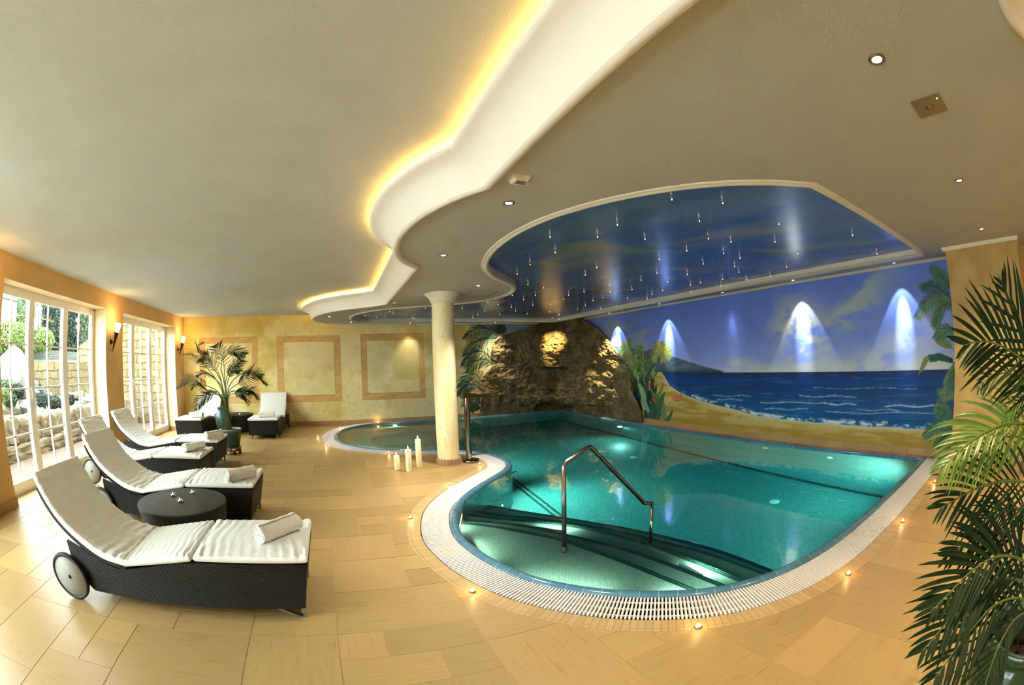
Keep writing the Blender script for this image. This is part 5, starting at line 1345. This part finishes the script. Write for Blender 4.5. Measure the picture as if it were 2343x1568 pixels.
def blob(mb, c, s, seed, nu=20, nv=12, amp=.22, box=.5, mat=0, smooth=True):
    rnd = random.Random(seed); ph = [rnd.uniform(0, 6) for _ in range(9)]
    vs = []; fs = []
    for j in range(nv+1):
        th = PI*j/nv
        for i in range(nu):
            f = 2*PI*i/nu; x, y, z = math.sin(th)*math.cos(f), math.sin(th)*math.sin(f), math.cos(th)
            m = max(abs(x), abs(y), abs(z)); k = (1-box)+box/m
            k *= 1+amp*(.5*math.sin(3*x+ph[0])*math.sin(3*y+ph[1])+.3*math.sin(6*y+ph[2]+3*z)+.25*math.sin(9*z+ph[3]+5*x)+.15*math.sin(14*x+ph[4])*math.sin(13*z+ph[5]))
            vs.append((c[0]+x*k*s[0], c[1]+y*k*s[1], c[2]+z*k*s[2]))
    for j in range(nv):
        for i in range(nu): k = (i+1) % nu; fs.append((j*nu+i, (j+1)*nu+i, (j+1)*nu+k, j*nu+k))
    mb.add(vs, fs, mat, smooth=smooth)
bw = MB(); rnd = random.Random(21)
for row, (zc, hh) in enumerate(((.12, .17), (.52, .26))):
    y = 4.6-row*.2
    while y < 13.9:
        l = rnd.uniform(.4, .85) if row else rnd.uniform(.7, 1.2); blob(bw, (-7.42-row*.06, y+l/2, zc+rnd.uniform(-.02, .03)), (.24, l*.46, hh*rnd.uniform(.92, 1.12)), int(y*100)+row, nu=22, nv=13, box=.94, amp=.17, smooth=False); y += l*.84
o = bw.build('boulder_retaining_wall', M_bould); tag(o, 'low retaining wall of rough pale boulders beyond the brick path', 'stone wall')
b = MB(); b.box((-9.9, 5, .5), (-9.55, 14.2, 1.93)); o = b.build('ashlar_garden_wall', M_ashlar); tag(o, 'yellow ashlar garden wall behind the rockery, seen through the first window', 'stone wall')
b = MB(); b.add([(-9.9, 14.2, -.1), (-5.33, 14.2, -.1), (-5.33, 14.2, 3.6), (-8.2, 14.2, 3.3), (-9.9, 14.2, 2.5), (-9.9, 14.6, -.1), (-5.33, 14.6, -.1), (-5.33, 14.6, 3.6), (-8.2, 14.6, 3.3), (-9.9, 14.6, 2.5)], [(0, 1, 2, 3, 4), (4, 3, 8, 9), (3, 2, 7, 8), (0, 4, 9, 5), (5, 9, 8, 7, 6)])
o = b.build('ashlar_cross_wall', M_ashlar); tag(o, 'tall yellow ashlar wall filling the view of the second window', 'stone wall')
b = MB(); b.box((-14.2, -4, 2.0), (-13.9, 40, 2.5)); o = b.build('dry_stone_wall', M_dry); tag(o, 'dark dry stone wall along the lawn below the hedge trees', 'stone wall')
b = MB(); c = P3(32, 856, -8.9); blob(b, c, (.35, .62, .62), 5, 28, 18, .08, .1); o = b.build('rounded_boulder', M_white_r); tag(o, 'big rounded pale boulder on the terrace, left window pane', 'boulder')
rock_spots = [((28, 938), -8.0, .2), ((62, 930), -8.1, .22), ((78, 900), -8.7, .2), ((140, 916), -8.2, .18), ((68, 880), -9.2, .2), ((105, 905), -8.9, .18), ((180, 905), -8.7, .2), ((196, 918), -8.2, .18), ((154, 905), -8.9, .16)]
for i, (q, X, s) in enumerate(rock_spots):
    b = MB(); blob(b, P3(*q, X), (s, s*1.5, s*.6), 40+i, amp=.3, box=.4); o = b.build('garden_rock', M_white_r if i % 3 else M_bould); tag(o, 'pale rockery stone on the garden terrace behind the boulder wall', 'rock', 'rockery stones')
def shrub(name, c, s, n, leaf, m, lab, seed, cat='shrub', trunk=None, cone=0):
    rnd = random.Random(seed); mb = MB()
    for k in range(n):
        while True:
            x, y, z = rnd.uniform(-1, 1), rnd.uniform(-1, 1), rnd.uniform(-1, 1); r = math.sqrt(x*x+y*y+z*z)
            if r > 1 or r < .45: continue
            if cone and math.hypot(x, y) > 1-(z+1)/2*cone: continue
            break
        p = Vector((c[0]+x*s[0], c[1]+y*s[1], c[2]+z*s[2]))
        a = Vector((rnd.uniform(-1, 1), rnd.uniform(-1, 1), rnd.uniform(-1, 1))).normalized()*leaf; q = a.cross(Vector((rnd.uniform(-1, 1), rnd.uniform(-1, 1), rnd.uniform(-1, 1)))).normalized()*leaf*.6
        mb.add([p-a, p+q, p+a, p-q], [(0, 1, 2, 3)])
    blob(mb, c, (s[0]*.62, s[1]*.62, s[2]*.7), seed, amp=.2, box=.1)
    root = empty(name, (c[0], c[1], c[2]-s[2]), label=lab, cat=cat)
    for i, v in enumerate(mb.v): mb.v[i] = (v[0]-c[0], v[1]-c[1], v[2]-c[2]+s[2])
    mb.build('foliage', m, root)
    if trunk: b = MB(); b.tube([(0, 0, -trunk), (0, 0, s[2])], [.09, .05], 8); b.build('trunk', M_bark, root)
    return root
shrub('conifer_tree', P3(48, 722, -22), (.5, .55, 2.3), 2600, .10, M_leafm, 'slim green conifer in front of the pale house', 1, 'tree', 1.6, .5)
shrub('hedge_tree', P3(124, 742, -16), (1.0, 1.05, 1.9), 6000, .10, M_leafd, 'dense dark evergreen hedge tree in the middle window pane', 2, 'tree', 1.5, .25)
shrub('hedge_tree', P3(162, 760, -16), (1.0, .9, 1.7), 5000, .10, M_leafd, 'dense dark evergreen hedge tree in the right window pane', 3, 'tree', 1.5, .35)
shrub('hedge_tree', P3(192, 765, -16.5), (1.0, .8, 1.6), 4000, .10, M_leafm, 'olive green hedge tree at the right end of the tree row', 4, 'tree', 1.5, .15)
shrub('bush', P3(30, 775, -13), (.8, 1.15, .62), 4200, .06, M_leafl, 'bright yellow green bush in the left window pane', 5)
shrub('bush', P3(96, 778, -13.4), (.6, .8, .5), 2600, .06, M_leafl, 'bright green bush below the bare tree', 6)
for i, (q, X, s, m, lab) in enumerate((((12, 890), -8.3, .26, M_leafm, 'small round green shrub at the left edge of the rockery'), ((22, 915), -7.9, .22, M_leafm, 'small green shrub hanging over the boulder wall, left'), ((40, 895), -8.3, .22, M_leafd, 'grey green shrub between the rockery stones'),
        ((100, 915), -8.0, .26, M_leafd, 'grey green shrub in front of the garden lantern'), ((125, 922), -8.15, .24, M_leafd, 'dark low shrub right of the garden lantern'), ((160, 915), -7.9, .18, M_leafd, 'small grey shrub near the window post'), ((8, 905), -7.8, .2, M_leafl, 'light green cushion shrub at the far left of the rockery'))):
    shrub('rockery_shrub', P3(*q, X), (s, s, s*.8), 900, .03, m, lab, 50+i)
# bare tree
bt = empty('bare_tree', P3(88, 800, -14.8), label='leafless branching tree in the middle window pane', cat='tree')
def branch(mb, p, d, l, r, dep, rnd):
    q = p+d*l; mb.tube([p, (p+q)/2+Vector((rnd.uniform(-.03, .03), rnd.uniform(-.03, .03), 0)), q], [r, r*.85, r*.65], 5, cap=False)
    if dep == 0: return
    for _ in range(3 if dep > 1 else 4):
        nd = (d+Vector((rnd.uniform(-.6, .6), rnd.uniform(-.6, .6), rnd.uniform(-.05, .45)))).normalized(); branch(mb, q, nd, l*rnd.uniform(.6, .85), r*.6, dep-1, rnd)
b = MB(); branch(b, Vector((0, 0, -.2)), Vector((0, 0, 1)), .9, .07, 5, random.Random(4)); b.build('branches', M_bark, bt)
# lantern
lt = empty('garden_lantern', P3(93, 908, -8.6), label='dark green metal garden lantern standing in the rockery', cat='lantern')
M_lant = simple('dark_green_iron', rgb(28, 48, 46), .5, .3)
b = MB(); b.lathe([(0, -.3), (.10, -.3), (.10, .02), (.06, .03), (.08, .16), (.0, .17)], 8, cap=False); b.build('body', M_lant, lt)
b = MB(); b.lathe([(0, .16), (.17, .16), (.16, .18), (.08, .24), (.05, .25), (.05, .28), (.06, .30), (.02, .34), (.012, .40), (.0, .50)], 12, cap=False); b.build('roof', M_lant, lt)
# house
hs = empty('house', (-30, 24, 2.2), label='pale plastered house with a grey hip roof far behind the garden', cat='house')
M_house = simple('house_plaster', rgb(180, 177, 164), .9); M_roof = simple('slate_roof', rgb(96, 102, 110), .8); M_wg = simple('dark_glass', rgb(120, 128, 132), .2)
b = MB(); b.box((-10, -10, -2), (0, 7.6, 4.9)); b.build('walls', M_house, hs)
b = MB(); b.add([(.6, -10.6, 4.8), (.6, 8.2, 4.8), (-10.6, 8.2, 4.8), (-10.6, -10.6, 4.8), (-4, 3.5, 8.2), (-6, -6, 8.2)], [(0, 1, 4, 5), (1, 2, 4), (2, 3, 5, 4), (3, 0, 5), (0, 3, 2, 1)]); b.build('roof', M_roof, hs)
for yy in (-8, -4.5, -1, 2.6, 5.4):
    for z in (.2, 2.6):
        b = MB(); b.box((0, yy-.5, z), (.06, yy+.5, z+1.5)); w_ = b.build('window_frame', M_white, hs); b = MB(); b.box((.05, yy-.42, z+.08), (.08, yy-.03, z+1.42)); b.box((.05, yy+.03, z+.08), (.08, yy+.42, z+1.42)); b.build('pane', M_wg, w_)
# round traffic sign above the cross wall
c = P3(284, 752, -10.2); sg = empty('traffic_sign', c, label='round red rimmed traffic sign above the wall, second window', cat='sign')
T = Matrix.Rotation(PI/2, 4, 'X') @ Matrix.Identity(4)
T = Matrix.Rotation(-.65, 4, 'Z') @ Matrix.Rotation(PI/2, 4, 'X')
b = MB(); b.lathe([(0, -.01), (.30, -.01), (.30, .01), (0, .01)], 32, T=T, cap=False); b.build('plate', M_fit, sg)
b = MB(); b.lathe([(.235, -.012), (.30, -.012), (.30, .014), (.235, .014), (.235, -.012)], 32, T=T, cap=False); b.build('red_rim', simple('red_paint', rgb(190, 30, 40), .4), sg)
b = MB(); b.box((-.12, -.03, .012), (.12, .04, .016), T=T); b.build('symbol', M_black, sg)
b = MB(); b.tube([(0, .03, -2.2), (0, .03, .3)], .03, 8); b.build('post', M_legmetal, sg)

# ------------------------------------------------------------------ sky light
w_ = bpy.data.worlds.new('sky'); scene.world = w_; w_.use_nodes = True; nt = w_.node_tree
bg = nt.nodes['Background']; bg.inputs[0].default_value = (.84, .94, 1., 1); bg.inputs[1].default_value = 17.0
for m_ in (M_star, M_lamp, M_lampw, M_flame, M_pool, M_sconce): m_.cycles.emission_sampling = 'NONE'   # their light comes from the lamps beside them
# ------------------------------------------------------------------ render look
scene.view_settings.view_transform = 'Standard'; scene.view_settings.look = 'None'; scene.view_settings.gamma = 1; scene.view_settings.exposure = .36
scene.view_settings.use_curve_mapping = False
cy_ = scene.cycles
cy_.use_adaptive_sampling = True; cy_.adaptive_threshold = .14; cy_.adaptive_min_samples = 16
cy_.max_bounces = 8; cy_.diffuse_bounces = 4; cy_.glossy_bounces = 3; cy_.transmission_bounces = 5; cy_.transparent_max_bounces = 12; cy_.volume_bounces = 0
cy_.sample_clamp_indirect = 10; cy_.sample_clamp_direct = 0; cy_.caustics_reflective = False; cy_.caustics_refractive = False; cy_.blur_glossy = 1.
try: cy_.use_denoising = True; cy_.denoiser = 'OPENIMAGEDENOISE'
except Exception: pass
